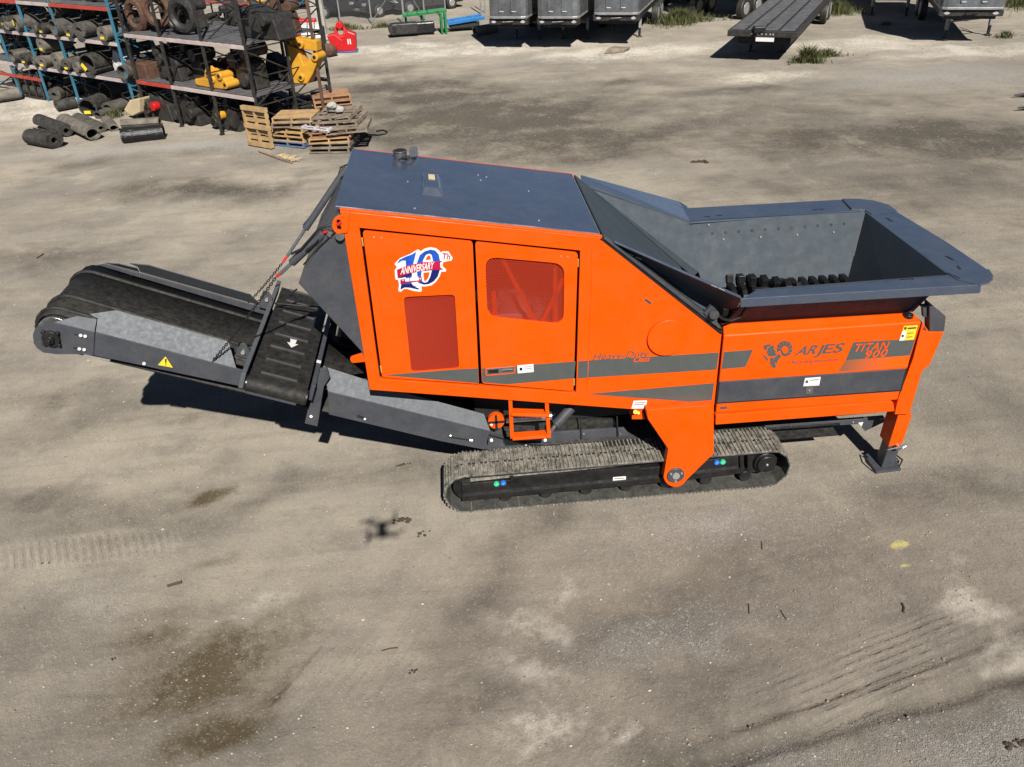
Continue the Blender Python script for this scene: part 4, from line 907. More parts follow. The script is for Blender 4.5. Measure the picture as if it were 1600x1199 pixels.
shoe_me.materials.append(M['shoe']); shoe_me.materials.append(M['shoeback'])
hm = MB()
for k in (-1, 1):
    for yy in (.5,): hm.cyl((k * pit * .18, TYW * yy, .0005), (k * pit * .18, TYW * yy, .006), .017, seg=8)
hole_me = hm.mesh('bolt_holes'); hole_me.materials.append(M['dark'])
lk = MB().box((0, TYW / 2 - .07, -.045), (pit * .9, .035, .06)).box((0, TYW / 2 + .07, -.045), (pit * .9, .035, .06)).mesh('chain_links'); lk.materials.append(M['black'])
def track(y0):
    t = MB()
    ZP3 = lambda pts, Y: [P(x, y, Y) - V(0, Y - (y0 + Y - TYN), 0) for x, y in pts]
    body = MB().prism(ZP3([(721, 757), (1035, 729), (1157, 712), (1158, 740), (1035, 754), (722, 783)], TYN + .09), TY * .3).obj('track_frame', M['black'], sh, .010)
    MB().prism(ZP3([(722, 776), (1035, 746), (1158, 732), (1159, 740), (1035, 754.5), (722, 783.5)], TYN + .06), TY * .05).obj('frame_rail', M['black'], body, .006)
    MB().prism(ZP3([(798, 752), (800, 747), (1000, 729), (1002, 733), (985, 737), (830, 751), (812, 757)], TYN + .075), TY * .03).obj('frame_cover', M['black'], body, .004)
    MB().prism(ZP3([(797, 746), (803, 745.5), (804, 762), (798, 762)], TYN + .07), TY * .03).obj('frame_strap', M['black'], body, .003)
    MB().prism(ZP3([(1156, 706), (1162, 705), (1163, 738), (1157, 739)], TYN + .05), TY * .06).obj('frame_strap', M['black'], body, .003)
    sc_ = ZP3([(1196, 722)], TYN + .1)[0]
    MB().cyl(sc_ - TY * .06, sc_ + TY * .25, .115, seg=28).cyl(sc_ - TY * .02, sc_ + TY * .1, .14, seg=28).obj('drive_motor', M['black'], body, .008, True)
    q = ZP3([(1168, 712), (1205, 702), (1215, 716), (1210, 735), (1168, 740)], TYN + .14); MB().prism(q, TY * .2).obj('motor_guard', M['black'], body, .010)
    MB().ico(sc_ - TY * .062, .018).obj('motor_plug', M['zinc'], body)
    il = V(xl + .32, y0 + .14, TH / 2); MB().cyl(il, il + TY * .2, tr_ - .06, seg=28).obj('idler_wheel', M['black'], body, .008, True)
    for i in range(7):
        c = V(xl + .75 + i * .5, y0 + .1, .12); MB().cyl(c, c + TY * .28, .075, seg=16).obj('track_roller', M['black'], body, .004, True)
    MB().prism(ZP3([(735, 753), (1150, 709), (1150, 706), (735, 750)], TYN + .11), TY * .22).obj('mud_on_frame', M['shoe'], body)
    for i in range(NS):
        x, z, tx, tz = trackpt((i + .5) * pit, loopL)
        o = bpy.data.objects.new('track_shoe', shoe_me); COL.objects.link(o); o.parent = body
        nx, nz_ = -tz, tx
        m = Matrix(((tx, 0, nx, x), (0, 1, 0, y0), (tz, 0, nz_, z), (0, 0, 0, 1)))
        o.matrix_basis = m
        for me2 in (hole_me,):
            h_ = bpy.data.objects.new(me2.name, me2); COL.objects.link(h_); h_.parent = body; h_.matrix_basis = m
    return body
tk = track(TYN); track(2 * YM - TYN - TYW)
for (x, y, m_) in [(776, 757, 'green'), (786.5, 755.7, 'skyblue'), (1120.5, 723.5, 'skyblue'), (1129.8, 722.8, 'green')]:
    c = P(x, y, TYN + .072); MB().cyl(c, c + TY * .02, .034, seg=20).obj('round_sticker', M[m_], tk)
    MB().bar(c + V(-.012, -.001, -.014), c + V(.012, -.001, .014), .002, .006, TY).obj('sticker_print', M['white'], tk)
decal([(958, 746), (978, 744.4), (978, 751.6), (957.5, 753)], 'white', tk, 1, 'label', TYN + .088)
MB().prism(S([(960, 748), (976, 746.7), (976, 747.7), (960, 749)], TYN + .083), TY * .001).obj('label_print', M['ink'], tk)

# ------------------------------------------------------------------ background helpers
def proj(p):
    c = RW.T @ (np.array(p) - CAM); return CX + FPX * c[0] / c[2], CY + FPX * c[1] / c[2]
def zon(base, py):
    lo, hi = 0., 9.
    for _ in range(40):
        m = (lo + hi) / 2
        if proj((base[0], base[1], m))[1] > py: lo = m
        else: hi = m
    return lo
def depth_of(p): return (RW.T @ (np.array(p) - CAM))[2]

# ------------------------------------------------------------------ storage racks
fA, fZ = G(347, 210), G(33, 150); dF = (fA - fZ).normalized(); nF = V(-dF.y, dF.x, 0)
if nF.y < 0: nF = -nF
def rack_plane(px, py, off=0.0): return PP(px, py, fA + nF * off, nF)
def online(px, py):
    g = G(px, py); return fA + dF * (g - fA).dot(dF)
def rack(name, label, posts, levels, height, pm, depth, rows=1, brace=True):
    r = thing(name, label, 'rack', posts[0], world=True, group='storage racks along the yard edge')
    for b in posts:
        for k in range(rows + 1):
            c = b + nF * depth * k
            MB().box(c + V(0, 0, height / 2), (.075, .075, height), Matrix.Rotation(math.atan2(dF.y, dF.x), 3, 'Z')).obj('upright', pm, r, .006)
            MB().box(c + V(0, 0, .008), (.14, .14, .016), Matrix.Rotation(math.atan2(dF.y, dF.x), 3, 'Z')).obj('foot_plate', pm, r)
        if brace:
            for k in range(rows):
                z = .25; f = 0
                while z < height - .7:
                    a, c = b + nF * depth * k, b + nF * depth * (k + 1)
                    MB().bar((a if f else c) + V(0, 0, z), (c if f else a) + V(0, 0, z + .75), .035, .035).obj('diagonal_brace', pm, r)
                    MB().bar(a + V(0, 0, z), c + V(0, 0, z), .03, .03).obj('cross_tie', pm, r)
                    z += .8; f = 1 - f
    for i, (a, b) in enumerate(zip(posts, posts[1:])):
        for z, bmat, deck in levels[i]:
            for k in range(rows + 1):
                MB().bar(a + nF * (depth * k - .02) + V(0, 0, z), b + nF * (depth * k - .02) + V(0, 0, z), .05, .11).obj('beam', M[bmat] if k == 0 else pm, r, .006)
            if deck:
                for k in range(rows):
                    n = 9
                    for j in range(n):
                        t0 = (j + .08) / n; t1 = (j + .92) / n
                        p0, p1 = a.lerp(b, (t0 + t1) / 2) + nF * (depth * k + .03), a.lerp(b, (t0 + t1) / 2) + nF * (depth * (k + 1) - .05)
                        MB().bar(p0 + V(0, 0, z + .065), p1 + V(0, 0, z + .065), (b - a).length / n * .82, .022).obj('deck_board', M['deck'], r)
    return r
pb = [online(224, 183), online(117, 170), online(74, 159), online(33, 150), online(-12, 141)]
zz = lambda i, y: zon(pb[i], y)
L1, L2, L3, L0 = zz(0, 128), zz(0, 70), zz(0, 15), zz(1, 134)
rack('pallet_rack', 'blue steel pallet rack loaded with rolled conveyor belts at left', pb,
     [[(L1, 'rackpink', 1), (L2, 'rackpink', 1), (L3, 'rackred', 1)], [(L1, 'rackpink', 1), (L2, 'rackpink', 1), (L3, 'rackpink', 1)], [(L0, 'rackred', 0), (L1, 'rackpink', 1), (L2, 'rackpink', 1), (L3, 'rackred', 1)], [(L0, 'rackred', 0), (L1, 'rackpink', 1), (L2, 'rackpink', 1), (L3, 'rackpink', 1)]], 5.4, M['rackblue'], 1.25)
pk = [online(284, 198), online(347, 210), online(413, 222)]
K1, K2 = zon(pk[1], 146), zon(pk[1], 68)
mid_ = online(230, 185)
rack('pallet_rack', 'black steel rack holding yellow and black machine parts beside the wooden pallets', [mid_ + dF * .25] + pk,
     [[(K1, 'rackred', 1), (K2, 'rackpink', 1)], [(K1, 'rackpink', 1), (K2, 'rackpink', 1)], [(K1, 'rackpink', 1), (K2, 'rackpink', 1)]], 5.0, M['rackblack'], 1.5, rows=2)
p2 = [G(462, 58) - dF * 2.7 * i for i in range(4)]
rack('pallet_rack', 'far blue rack with red beams behind the black rack', p2, [[(1.4, 'rackred', 1), (2.9, 'rackred', 1)]] * 3, 5.2, M['rackblue'], 1.2)
RU = online(455, 190) + nF * 3.4
tag(MB().box(pk[2] + nF * 2.2 + dF * .45 + V(0, 0, 2.4), (.09, .09, 4.8)).box(pk[2] + nF * 2.2 + dF * .45 + V(0, 0, .01), (.2, .2, .02)).obj('steel_post', M['rust'], None, .006), 'rusty brown square steel post standing inside the black rack end', 'post')

# ------------------------------------------------------------------ rolls of conveyor belt
def roll_mesh(turns=2.6, inner=.42):
    mb = MB(); n = int(turns * 18); th = (1 - inner) / turns * .9; prof = []
    for i in range(n + 1):
        a = 2 * math.pi * i / 18; r = inner + (1 - inner) * i / n
        prof.append((a, r))
    rows = []
    for yy in (0., 1.):
        rows.append([(mb.bm.verts.new((math.cos(a) * (r - th * .5), yy, math.sin(a) * (r - th * .5))), mb.bm.verts.new((math.cos(a) * (r + th * .42), yy, math.sin(a) * (r + th * .42)))) for a, r in prof])
    for i in range(n):
        for k in (0, 1): mb.bm.faces.new((rows[0][i][k], rows[0][i + 1][k], rows[1][i + 1][k], rows[1][i][k]))
        for y_ in (0, 1): mb.bm.faces.new((rows[y_][i][0], rows[y_][i][1], rows[y_][i + 1][1], rows[y_][i + 1][0]))
    for i in (0, n): mb.bm.faces.new((rows[0][i][0], rows[0][i][1], rows[1][i][1], rows[1][i][0]))
    bmesh.ops.recalc_face_normals(mb.bm, faces=mb.bm.faces[:])
    return mb.mesh('rolled_belt', True)
RM = [roll_mesh(2.6, .40), roll_mesh(4.2, .35), roll_mesh(1.5, .70), roll_mesh(1.1, .82)]
for m_ in RM: m_.materials.append(M['rollblack'])
rollcount = 0
def roll(c, axis, L, r, k, m, label, squash=1.0, tagcol=False, group='rolled conveyor belts'):
    global rollcount
    axis = Vector(axis).normalized(); zx = V(0, 0, 1); xx = axis.cross(zx).normalized(); zx = xx.cross(axis)
    me = RM[k % 4]; o = bpy.data.objects.new('belt_roll', me); COL.objects.link(o)
    rt = Matrix.Rotation(random.uniform(0, 6.28), 4, 'Y')
    o.matrix_world = Matrix.Translation(Vector(c)) @ Matrix((xx, axis, zx)).transposed().to_4x4() @ Matrix.Diagonal((r, L, r * squash, 1)) @ (rt if squash > .95 else Matrix())
    o.material_slots[0].link = 'OBJECT'; o.material_slots[0].material = M[m]
    tag(o, label, 'belt roll', group)
    if tagcol:
        t = MB().box((-.1, -.012, -.55), (.7, .01, .35)).obj('yellow_tag', M['yellow'], o)
    rollcount += 1; return o
ordn = ['first', 'second', 'third', 'fourth', 'fifth', 'sixth', 'seventh', 'eighth', 'ninth', 'tenth', 'eleventh', 'twelfth']
shelf2 = [(5, 20, 10, 'rollblack', 1), (8, 38, 6, 'rollgrey', 1), (15, 39, 6.5, 'rolltan', 0), (28, 33, 11, 'rollgrey', 2), (58, 46, 6.5, 'rollgrey', 1), (67, 40, 8, 'rollblack', 0), (90, 49, 12, 'rollgrey', 3), (113, 53, 8.5, 'rollgrey', 1), (128, 47, 12.5, 'rollgrey', 1), (165, 54, 11, 'rolltan', 1)]
adj = {'rollblack': 'black', 'rollgrey': 'dusty grey', 'rolltan': 'tan dusty'}
def shelf_rolls(lst, z, where):
    for i, (x, y, rp, m, k) in enumerate(lst):
        p = rack_plane(x, y, -.05); r = rp * depth_of(p) / FPX * 1.08; p.z = z + .08 + r
        roll(p - nF * .12, nF + dF * random.uniform(-.25, .25), random.uniform(1.05, 1.45), r, k, m, f'{adj[m]} rolled belt, {ordn[i]} from the left on the {where} blue rack shelf', random.uniform(.86, 1.0), tagcol=(i % 2 == 1))
shelf_rolls(shelf2, L2, 'upper')
shelf_rolls([(20, 80, 10, 'rollgrey', 3), (42, 95, 8.5, 'rollblack', 1), (57, 96, 7, 'rollgrey', 0), (70, 97, 8.5, 'rolltan', 1), (89, 87, 12, 'rolltan', 1), (107, 98, 9.5, 'rollgrey', 0), (123, 105, 8, 'rolltan', 1), (145, 112, 15, 'rollblack', 3), (196, 113, 11, 'rollgrey', 3)], L1, 'middle')
p = rack_plane(84, 29, 0); roll(V(p.x, p.y, L2 + .95), nF, .9, .3, 2, 'rollgrey', 'loose grey belt ring resting on top of other rolls on the upper blue shelf', .9)
p = rack_plane(62, 67, 0); roll(V(p.x, p.y, L1 + .85), nF, 1.1, .28, 1, 'rolltan', 'tan rolled belt lying on top of others on the middle blue shelf', .95, True)
for zi, z in ((0, .02), (1, L1 + .09), (2, L2 + .09), (3, L3 + .09)):
    for i in range(8):
        t = (i + .5) / 8; c = pb[0].lerp(pb[-1], t) + nF * random.uniform(.62, .85); r_ = random.uniform(.22, .36)
        roll(c + V(0, 0, z + r_), nF + dF * random.uniform(-.3, .3), random.uniform(.7, 1.1), r_, random.randrange(4), 'rollblack', 'black belt roll in the shade at the back of the blue rack', group='belt rolls deep in the blue rack')
        if random.random() < .5:
            roll(c + V(0, 0, z + r_ * 2 + .16), nF, .9, random.uniform(.16, .24), random.randrange(4), 'rollblack', 'black belt roll in the shade at the back of the blue rack', group='belt rolls deep in the blue rack')
# under the lowest shelf and on the ground in front
def groll(a, b, rp, m, k, label, squash=1.0, tagcol=False):
    pa = G(a[0], a[1], .2); r = rp * depth_of(pa) / FPX; pa, pb_ = G(a[0], a[1], r * squash), G(b[0], b[1], r * squash)
    return roll(pa, pb_ - pa, (pb_ - pa).length, r, k, m, label, squash, tagcol)
groll((85, 219), (48, 213), 15, 'rollblack', 1, 'nearest black belt roll on the ground with its spiral end facing right', .85)
groll((104, 204), (62, 188), 10.5, 'rollblack', 0, 'thin black belt roll lying just behind the nearest black roll', .95)
groll((145, 209), (101, 188), 13, 'rolltan', 2, 'pale dusty belt roll with oval open end in front of the blue rack', .8)
groll((158, 200), (122, 184), 10, 'rollgrey', 0, 'dusty grey belt roll lying behind the pale oval one', .75)
groll((178, 200), (166, 186), 8, 'rolltan', 2, 'short crushed pale belt roll beside the wrapped roll', .7)
groll((250, 190), (190, 194), 8.5, 'rolltan', 2, 'pale grey strapped roll lying behind the black plastic wrapped roll', .8)
w = groll((256, 205), (190, 212), 13.5, 'plastic', 3, 'belt roll wrapped in shiny black plastic on the ground', .85)
groll((84, 148), (94, 143), 10, 'rollgrey', 1, 'upright grey belt coil on the ground under the blue rack', .95)
groll((88, 166), (118, 160), 9, 'rollblack', 0, 'black belt roll on the ground under the second blue bay', .95)
groll((136, 168), (158, 158), 15, 'rollblack', 3, 'large loose black belt coil on the ground under the blue rack', .9, True)
groll((168, 170), (208, 158), 12, 'rollgrey', 2, 'grey folded belt roll leaning beside the large loose coil', .75)
groll((152, 180), (172, 172), 8, 'rollgrey', 2, 'small crumpled grey belt roll in front of the large loose coil', .65)
groll((-8, 152), (30, 146), 10, 'rolltan', 2, 'mottled pale belt roll at the far left edge', .9)
for i, (y, dz) in enumerate(((0, .22), (.0, .66), (.38, .22))):
    c = pb[2] + (pb[3] - pb[2]) * .12 + nF * (.25 + y) + V(0, 0, dz)
    roll(c, pb[3] - pb[2], 1.7, .21, 1, 'rollblack', ['black roll lying lengthwise at the bottom of the caged stack under the rack', 'black roll lying lengthwise on top of the caged stack under the rack', 'black roll lying lengthwise at the back of the caged stack under the rack'][i])
cg = thing('steel_cage', 'black steel cage frame holding lengthwise black rolls under the blue rack', 'cage', pb[3], world=True)
for t in (.1, .36, .62, .88):
    a = pb[2].lerp(pb[3], t) - nF * .02; MB().bar(a, a + V(0, 0, 1.05), .05, .05).obj('cage_bar', M['rackblack'], cg)
MB().bar(pb[2].lerp(pb[3], .08) - nF * .02 + V(0, 0, .05), pb[2].lerp(pb[3], .92) - nF * .02 + V(0, 0, .05), .05, .06).obj('cage_rail', M['rackblack'], cg)
tag(MB().prism([rack_plane(*q, -.2) for q in [(193, 172), (202, 157), (217, 154), (218, 176), (206, 182)]], nF * .5).obj('cardboard_sheet', M['cardboard'], None, .03), 'pale tan folded cardboard under the blue rack', 'cardboard')
tag(MB().box(rack_plane(229, 108, .5), (1.1, .8, .55), Matrix.Rotation(math.atan2(dF.y, dF.x), 3, 'Z')).obj('rusty_box', M['rust'], None, .05), 'rusty brown steel box on the middle shelf between racks', 'box')
k_ = MB()
for i in range(40): k_.box(rack_plane(226 + random.uniform(-8, 40), 20 + random.uniform(-30, 40), 3.5 + random.uniform(0, 2)), (random.uniform(.1, .5), .3, random.uniform(.1, .5)))

# ------------------------------------------------------------------ machine parts on the racks
def junk(name, label, c, size, m, seed, cat='machine part', n=7, ang=0.0, z0=None, wheel=None):
    rs = random.Random(seed); c = Vector(c); r = thing(name, label, cat, c, ang, group='machine parts stored on racks')
    sx, sy, sz = size
    b = MB(); b.prism([(-sx / 2, -sy * .3, 0), (sx / 2, -sy * .3, 0), (sx * .42, -sy * .3, sz * .5), (sx * .1, -sy * .3, sz * .62), (-sx * .3, -sy * .3, sz * .8), (-sx * .48, -sy * .3, sz * .4)], (0, sy * .6, 0)).obj('body', M[m], r, .03)
    for i in range(n):
        w = (rs.uniform(.06, .3) * sx, rs.uniform(.05, .3) * sy, rs.uniform(.15, .55) * sz); p = (rs.uniform(-.4, .4) * sx, rs.uniform(-.5, .2) * sy, rs.uniform(.2, .8) * sz)
        if i % 3 == 0: MB().cyl((p[0], -sy * .5, p[2]), (p[0], sy * .4, p[2]), .14 * sz, seg=14).obj('drum', M[m], r, .01, True)
        elif i % 3 == 1: MB().box(p, w, Matrix.Rotation(rs.uniform(-.6, .6), 3, 'Y')).obj('bracket', M[m], r, .015)
        else:
            q = (p[0] + rs.uniform(-.4, .4) * sx, p[1] - .05, p[2] + rs.uniform(-.3, .3) * sz); MB().tube([p, ((p[0] + q[0]) / 2, p[1] - .08, max(p[2], q[2]) + .08), q], .03, 6).obj('hose', M['black'] if m != 'black' else M['dark'], r, smooth=True)
    if wheel: MB().cyl((0, -sy * .52, sz * .45), (0, -sy * .3, sz * .45), sz * .13, seg=18).obj('hub', M[wheel], r, .01, True)
    return r
angF = math.atan2(dF.y, dF.x)
def onshelf(px, py, off, z): p = rack_plane(px, py, off); return V(p.x, p.y, z)
junk('machine_part', 'black hydraulic unit at the left end of the black rack lower shelf', onshelf(278, 118, .7, K1 + .09), (1.2, 1.0, 1.25), 'rackblack', 3, ang=angF)
junk('machine_part', 'tall black attachment standing behind the yellow arm on the black rack', onshelf(315, 118, 1.1, K1 + .09), (1.1, .9, 1.4), 'rackblack', 4, ang=angF)
junk('machine_part', 'black gearbox assembly at the right of the lower shelf', onshelf(398, 135, .9, K1 + .09), (.9, .9, 1.5), 'rackblack', 5, ang=angF)
ya = thing('excavator_boom', 'yellow excavator boom section lying on the black rack lower shelf', 'machine part', onshelf(330, 125, .2, K1 + .09), angF, group='yellow excavator parts')
MB().prism([(-1.05, 0, .10), (-.9, 0, .02), (-.1, 0, 0), (.75, 0, .02), (.85, 0, .30), (.5, 0, .62), (.1, 0, .42), (-.4, 0, .32), (-1.0, 0, .26)], (0, .45, 0)).obj('arm_plate', M['machyellow'], ya, .03)
for x, z, r_ in ((.55, .5, .16), (.1, .34, .14), (-.1, .55, .13), (.8, .2, .15)): MB().cyl((x, -.06, z), (x, .5, z), r_, seg=16).obj('pin_boss', M['machyellow'], ya, .02, True); MB().cyl((x, -.065, z), (x, -.05, z), r_ * .5, seg=12).obj('bore', M['dark'], ya)
MB().box((-.28, .2, .5), (.2, .3, .5), Matrix.Rotation(.5, 3, 'Y')).obj('link', M['machyellow'], ya, .02); ya.scale = (.85, .85, .8)
yb = thing('excavator_linkage', 'yellow excavator linkage standing at the right end of the black rack', 'machine part', pk[2] + nF * 1.9 + dF * .1 + V(0, 0, K1 + .09), angF + .3, group='yellow excavator parts')
MB().prism([(-.7, 0, 0), (.1, 0, 0), (.4, 0, .35), (.75, 0, .9), (.6, 0, 1.1), (.1, 0, .7), (-.1, 0, 1.3), (-.35, 0, 1.6), (-.55, 0, 1.45), (-.45, 0, .7)], (0, .5, 0)).obj('link_plate', M['machyellow'], yb, .04)
MB().box((.2, .25, 1.45), (1.1, .4, .38), Matrix.Rotation(.12, 3, 'Y')).obj('cross_block', M['machyellow'], yb, .03)
for x, z in ((-.38, 1.5), (.65, 1.0), (-.1, .25), (.1, 1.45)): MB().cyl((x, -.08, z), (x, .58, z), .15, seg=16).obj('pin_boss', M['machyellow'], yb, .02, True); MB().cyl((x, -.09, z), (x, -.07, z), .07, seg=12).obj('bore', M['dark'], yb)
yb.scale = (.8, .8, .8)
# top shelf
for i in range(5):
    c = pk[0].lerp(pk[1], -.85 + i * .30) + nF * (.5 + .3 * (i % 2)) + V(0, 0, K2 + .55 + .1 * (i % 3))
    t = bpy.data.objects.new('steel_ring', None)
    o = MB().torus((0, 0, 0), .40, .13, Matrix.Rotation(math.pi / 2, 3, 'X') @ Matrix.Rotation(.25 * (i % 3), 3, 'Y'), seg=20, sub=7).obj('wheel_ring', M['rust' if i < 3 else 'rackblack'], None, 0, True)
    o.location = c; o.rotation_euler = (0, 0, angF + .3 * (i % 2))
    tag(o, f"{'rusty brown' if i < 3 else 'black'} wheel ring, {ordn[i]} from the left on the top shelf of the black rack", 'ring', 'wheel rings on the top shelf')
junk('machine_part', 'black toothed bucket on the top shelf at the right end', pk[2] + nF * 1.2 + dF * -.3 + V(0, 0, K2 + .09), (1.7, 1.2, 1.1), 'rackblack', 9, 'bucket', 4, angF)
# bottom level
junk('machine_part', 'black gear unit with red hub on the ground under the black rack', onshelf(262, 175, .5, 0), (1.3, 1.0, 1.1), 'rackblack', 12, 'gear unit', 5, angF, wheel='machred')
junk('machine_part', 'rusty chain and hose heap on the ground beside the red hub unit', onshelf(240, 180, .4, 0), (.9, .8, 1.0), 'rust', 13, ang=angF)
junk('machine_part', 'black engine block under the middle bay of the black rack', onshelf(305, 185, .6, 0), (1.3, 1.0, 1.2), 'rackblack', 14, ang=angF)
junk('machine_part', 'black hose bundle and block under the right bay of the black rack', onshelf(365, 200, .7, 0), (1.3, .9, 1.1), 'rackblack', 15, ang=angF, wheel='machyellow')
junk('machine_part', 'black attachment at the rear end of the rack beside the pallets', pk[2] + nF * 2.4 - dF * .4, (1.6, 1.2, .9), 'rackblack', 16, ang=angF)
for i, (x, y) in enumerate([(120, 2), (160, 5), (60, 0), (215, 28), (195, 75)]):
    q = rack_plane(x, y, .9); junk('machine_part', ['grey cast part on the top shelf of the blue rack', 'black casting on the top shelf near the red beam', 'black box on the top shelf at the far left', 'black part hanging in the gap between the racks', 'white bin of parts on the upper shelf next to the blue post'][i], V(q.x, q.y, [L3 + .09, L3 + .09, L3 + .09, L2 + .09, L1 + .09][i]), (1.2, .9, .9), ['trailergrey', 'rackblack', 'rackblack', 'rackblack', 'machwhite'][i], 30 + i, ang=angF)
rs_ = random.Random(5)
for li, (zz_, nm_) in enumerate(((.0, 'ground under'), (K1 + .09, 'lower shelf of'), (K2 + .09, 'top shelf of'))):
    for i in range(6):
        c = (mid_ + dF * .4).lerp(pk[2], (i + .5) / 6.3) + nF * rs_.uniform(1.4, 2.6) + V(0, 0, zz_)
        junk('machine_part', f'{ordn[i]} dark spare part from left at the rear, {nm_} black rack', c, (rs_.uniform(.7, 1.2), rs_.uniform(.6, .9), rs_.uniform(.6, 1.25)), rs_.choice(['rackblack', 'rackblack', 'rust', 'rackblack']), 80 + li * 10 + i, n=6, ang=angF + rs_.uniform(-.5, .5))
for i in range(10):
    a = p2[0].lerp(p2[-1], (i + .3) / 10.5) + nF * .5; z = (.0, 1.48, 2.98)[i % 3]
    junk('machine_part', ['red', 'blue', 'black', 'grey', 'orange', 'dark', 'white', 'rusty', 'green', 'charcoal'][i] + ' stored part on the far blue rack', a + V(0, 0, z), (1.1, .9, .9), ['machred', 'machblue', 'rackblack', 'trailergrey', 'machyellow', 'rackblack', 'machwhite', 'rust', 'machgreen', 'rackblack'][i], 50 + i, n=4, ang=angF)

# ------------------------------------------------------------------ wooden pallets
def board(sz):
    mb = MB().box((0, 0, 0), sz); me = mb.mesh('board'); return me
PB = board((1.2, .10, .022)); PST = board((.045, 1.0, .095)); PBN = board((1.2, .10, .022))
for m_ in (PB, PST): m_.materials.append(M['wood'])
def pallet(label, loc, rz, m, tilt=(0, 0), group='wooden pallets in the heap', missing=()):
    r = thing('wooden_pallet', label, 'pallet', loc, 0, group); r.rotation_euler = (tilt[0], tilt[1], rz)
    def put(name, me, l, rot=(0, 0, 0)):
        o = bpy.data.objects.new(name, me); COL.objects.link(o); o.parent = r; o.location = l; o.rotation_euler = rot
        o.material_slots[0].link = 'OBJECT'; o.material_slots[0].material = M[m]
    for i in range(7):
        if i not in missing: put('top_board', PB, (random.uniform(-.01, .01), -.45 + i * .15, .128), (0, 0, random.uniform(-.01, .01)))
    for x in (-.57, 0, .57): put('stringer', PST, (x, 0, .07))
    for y in (-.45, 0, .45): put('bottom_board', PB, (0, y, .011))
    return r
# stack one
a, b = G(426, 229), G(466, 233); ez = (b - a).normalized(); angA = math.atan2(ez.y, ez.x); ny = V(-ez.y, ez.x, 0)
cA = (a + b) / 2 + ny * .6
for i, (m, lb, dx) in enumerate([('palletblue', 'blue painted pallet at the bottom of the left stack', 0), ('wood', 'fresh pallet just above the blue one', .02), ('wood', 'fresh pallet, third from the bottom of the left stack', -.02), ('wood', 'fresh pallet, fourth from the bottom of the left stack', .03), ('woodold', 'weathered grey pallet second from the top of the left stack', .08), ('wood', 'fresh yellow pallet topmost of the left stack', .1)]):
    pallet(lb, cA + ez * dx + ny * (.03 * (i % 2)) + V(0, 0, .142 * i), angA + random.uniform(-.03, .03) + (.35 if i >= 4 else 0), m)
# leaning single pallet in front
a, b = G(383.5, 229), G(420, 235.5); e2_ = (b - a).normalized(); ang2 = math.atan2(e2_.y, e2_.x)
cen = (a + b) / 2; n2 = V(-e2_.y, e2_.x, 0)
stp_ = pallet('fresh pallet standing upright on its edge left of the stacks', cen + V(0, 0, .60) + n2 * .1, ang2, 'wood', (math.radians(84), 0)); stp_.rotation_euler = (math.radians(86), math.radians(90), ang2)
stp_.rotation_euler = (Matrix((-e2_, V(0, 0, 1), n2)).transposed() @ Matrix.Rotation(0, 3, 'X')).to_euler(); stp_.scale = ((b - a).length / 1.2, 1.15, 1)
# reddish stack behind
a, b = G(496, 200), G(536, 196)
cB = (a + b) / 2 + V(.05, .75, 0); angB = math.atan2((b - a).y, (b - a).x) + .1
for i in range(6):
    pallet(['weathered pallet at the bottom of the rear stack', 'weathered pallet second in the rear stack', 'weathered pallet third in the rear stack', 'reddish pallet fourth in the rear stack', 'reddish pallet fifth in the rear stack', 'reddish pallet topmost of the rear stack'][i], cB + V(random.uniform(-.06, .06), random.uniform(-.06, .06), .145 * i), angB + random.uniform(-.08, .08), 'woodred' if i > 2 else 'woodold')
# slumped pile in front right
a, b = G(472, 236), G(512, 243); eC = (b - a).normalized(); angC = math.atan2(eC.y, eC.x); nC = V(-eC.y, eC.x, 0)
cC = b - eC * .35 + nC * .62
for i, (m, dx, dy, dr, tx) in enumerate([('woodold', 0, 0, .5, 0), ('woodold', .05, .05, .45, .02), ('wood', .0, .02, .55, .03), ('woodred', .05, .1, .5, .02), ('woodold', .5, .25, .6, .05), ('woodold', .25, .3, .4, .06), ('woodold', .1, .25, .35, .09)]):
    pallet(['weathered pallet at the bottom of the slumped front pile', 'weathered pallet second in the slumped front pile', 'pale pallet third in the slumped front pile', 'reddish pallet fourth in the slumped front pile', 'weathered pallet sticking out to the right of the slumped pile', 'broken weathered pallet near the top of the slumped pile', 'broken weathered pallet topmost of the slumped pile'][i], cC + eC * dx + nC * dy + V(0, 0, .145 * i), angC + dr, m, (tx, -tx), missing=() if i < 5 else (2, 4))
gp = thing('plastic_pallet', 'pale grey plastic pallet frame on the slumped pile front', 'pallet', cC - nC * .45 - eC * .1 + V(0, 0, .60), angC + .12)
for y in (-.1, .1): MB().box((0, y, .07), (.95, .05, .05)).obj('rail', M['plasticgrey'], gp, .02)
for x in (-.45, 0, .45): MB().box((x, 0, .07), (.07, .22, .13)).obj('block', M['plasticgrey'], gp, .02)
for i, (dx, dy, dz) in enumerate(((.05, .1, 1.12), (.22, .2, 1.10), (.15, .02, 1.24))):
    tag(MB().ico(cC + eC * dx + nC * dy + V(0, 0, dz), .13, 2, .02, (1.1, .8, .8)).obj('rubble_stone', M['concrete'], None), ['pale rubble lump at the left on top of the slumped pile', 'pale rubble lump at the right on top of the slumped pile', 'pale rubble lump uppermost on the slumped pile'][i], 'stone')
bm2 = thing('broom', 'wooden broom lying on the ground below the pallets', 'broom', G(440, 248), world=True)
MB().tube([G(404, 236, .03), G(430, 245, .04), G(457, 254, .04)], .018, 6).obj('handle', M['woodred'], bm2, smooth=True)
bb = MB()
for i in range(60): q = G(434 + i * .4, 243 + i * .12 + random.uniform(-1, 2), .05); bb.bar(q, q + V(random.uniform(-.1, .25), random.uniform(-.1, .25), random.uniform(-.02, .06)), .012, .012)
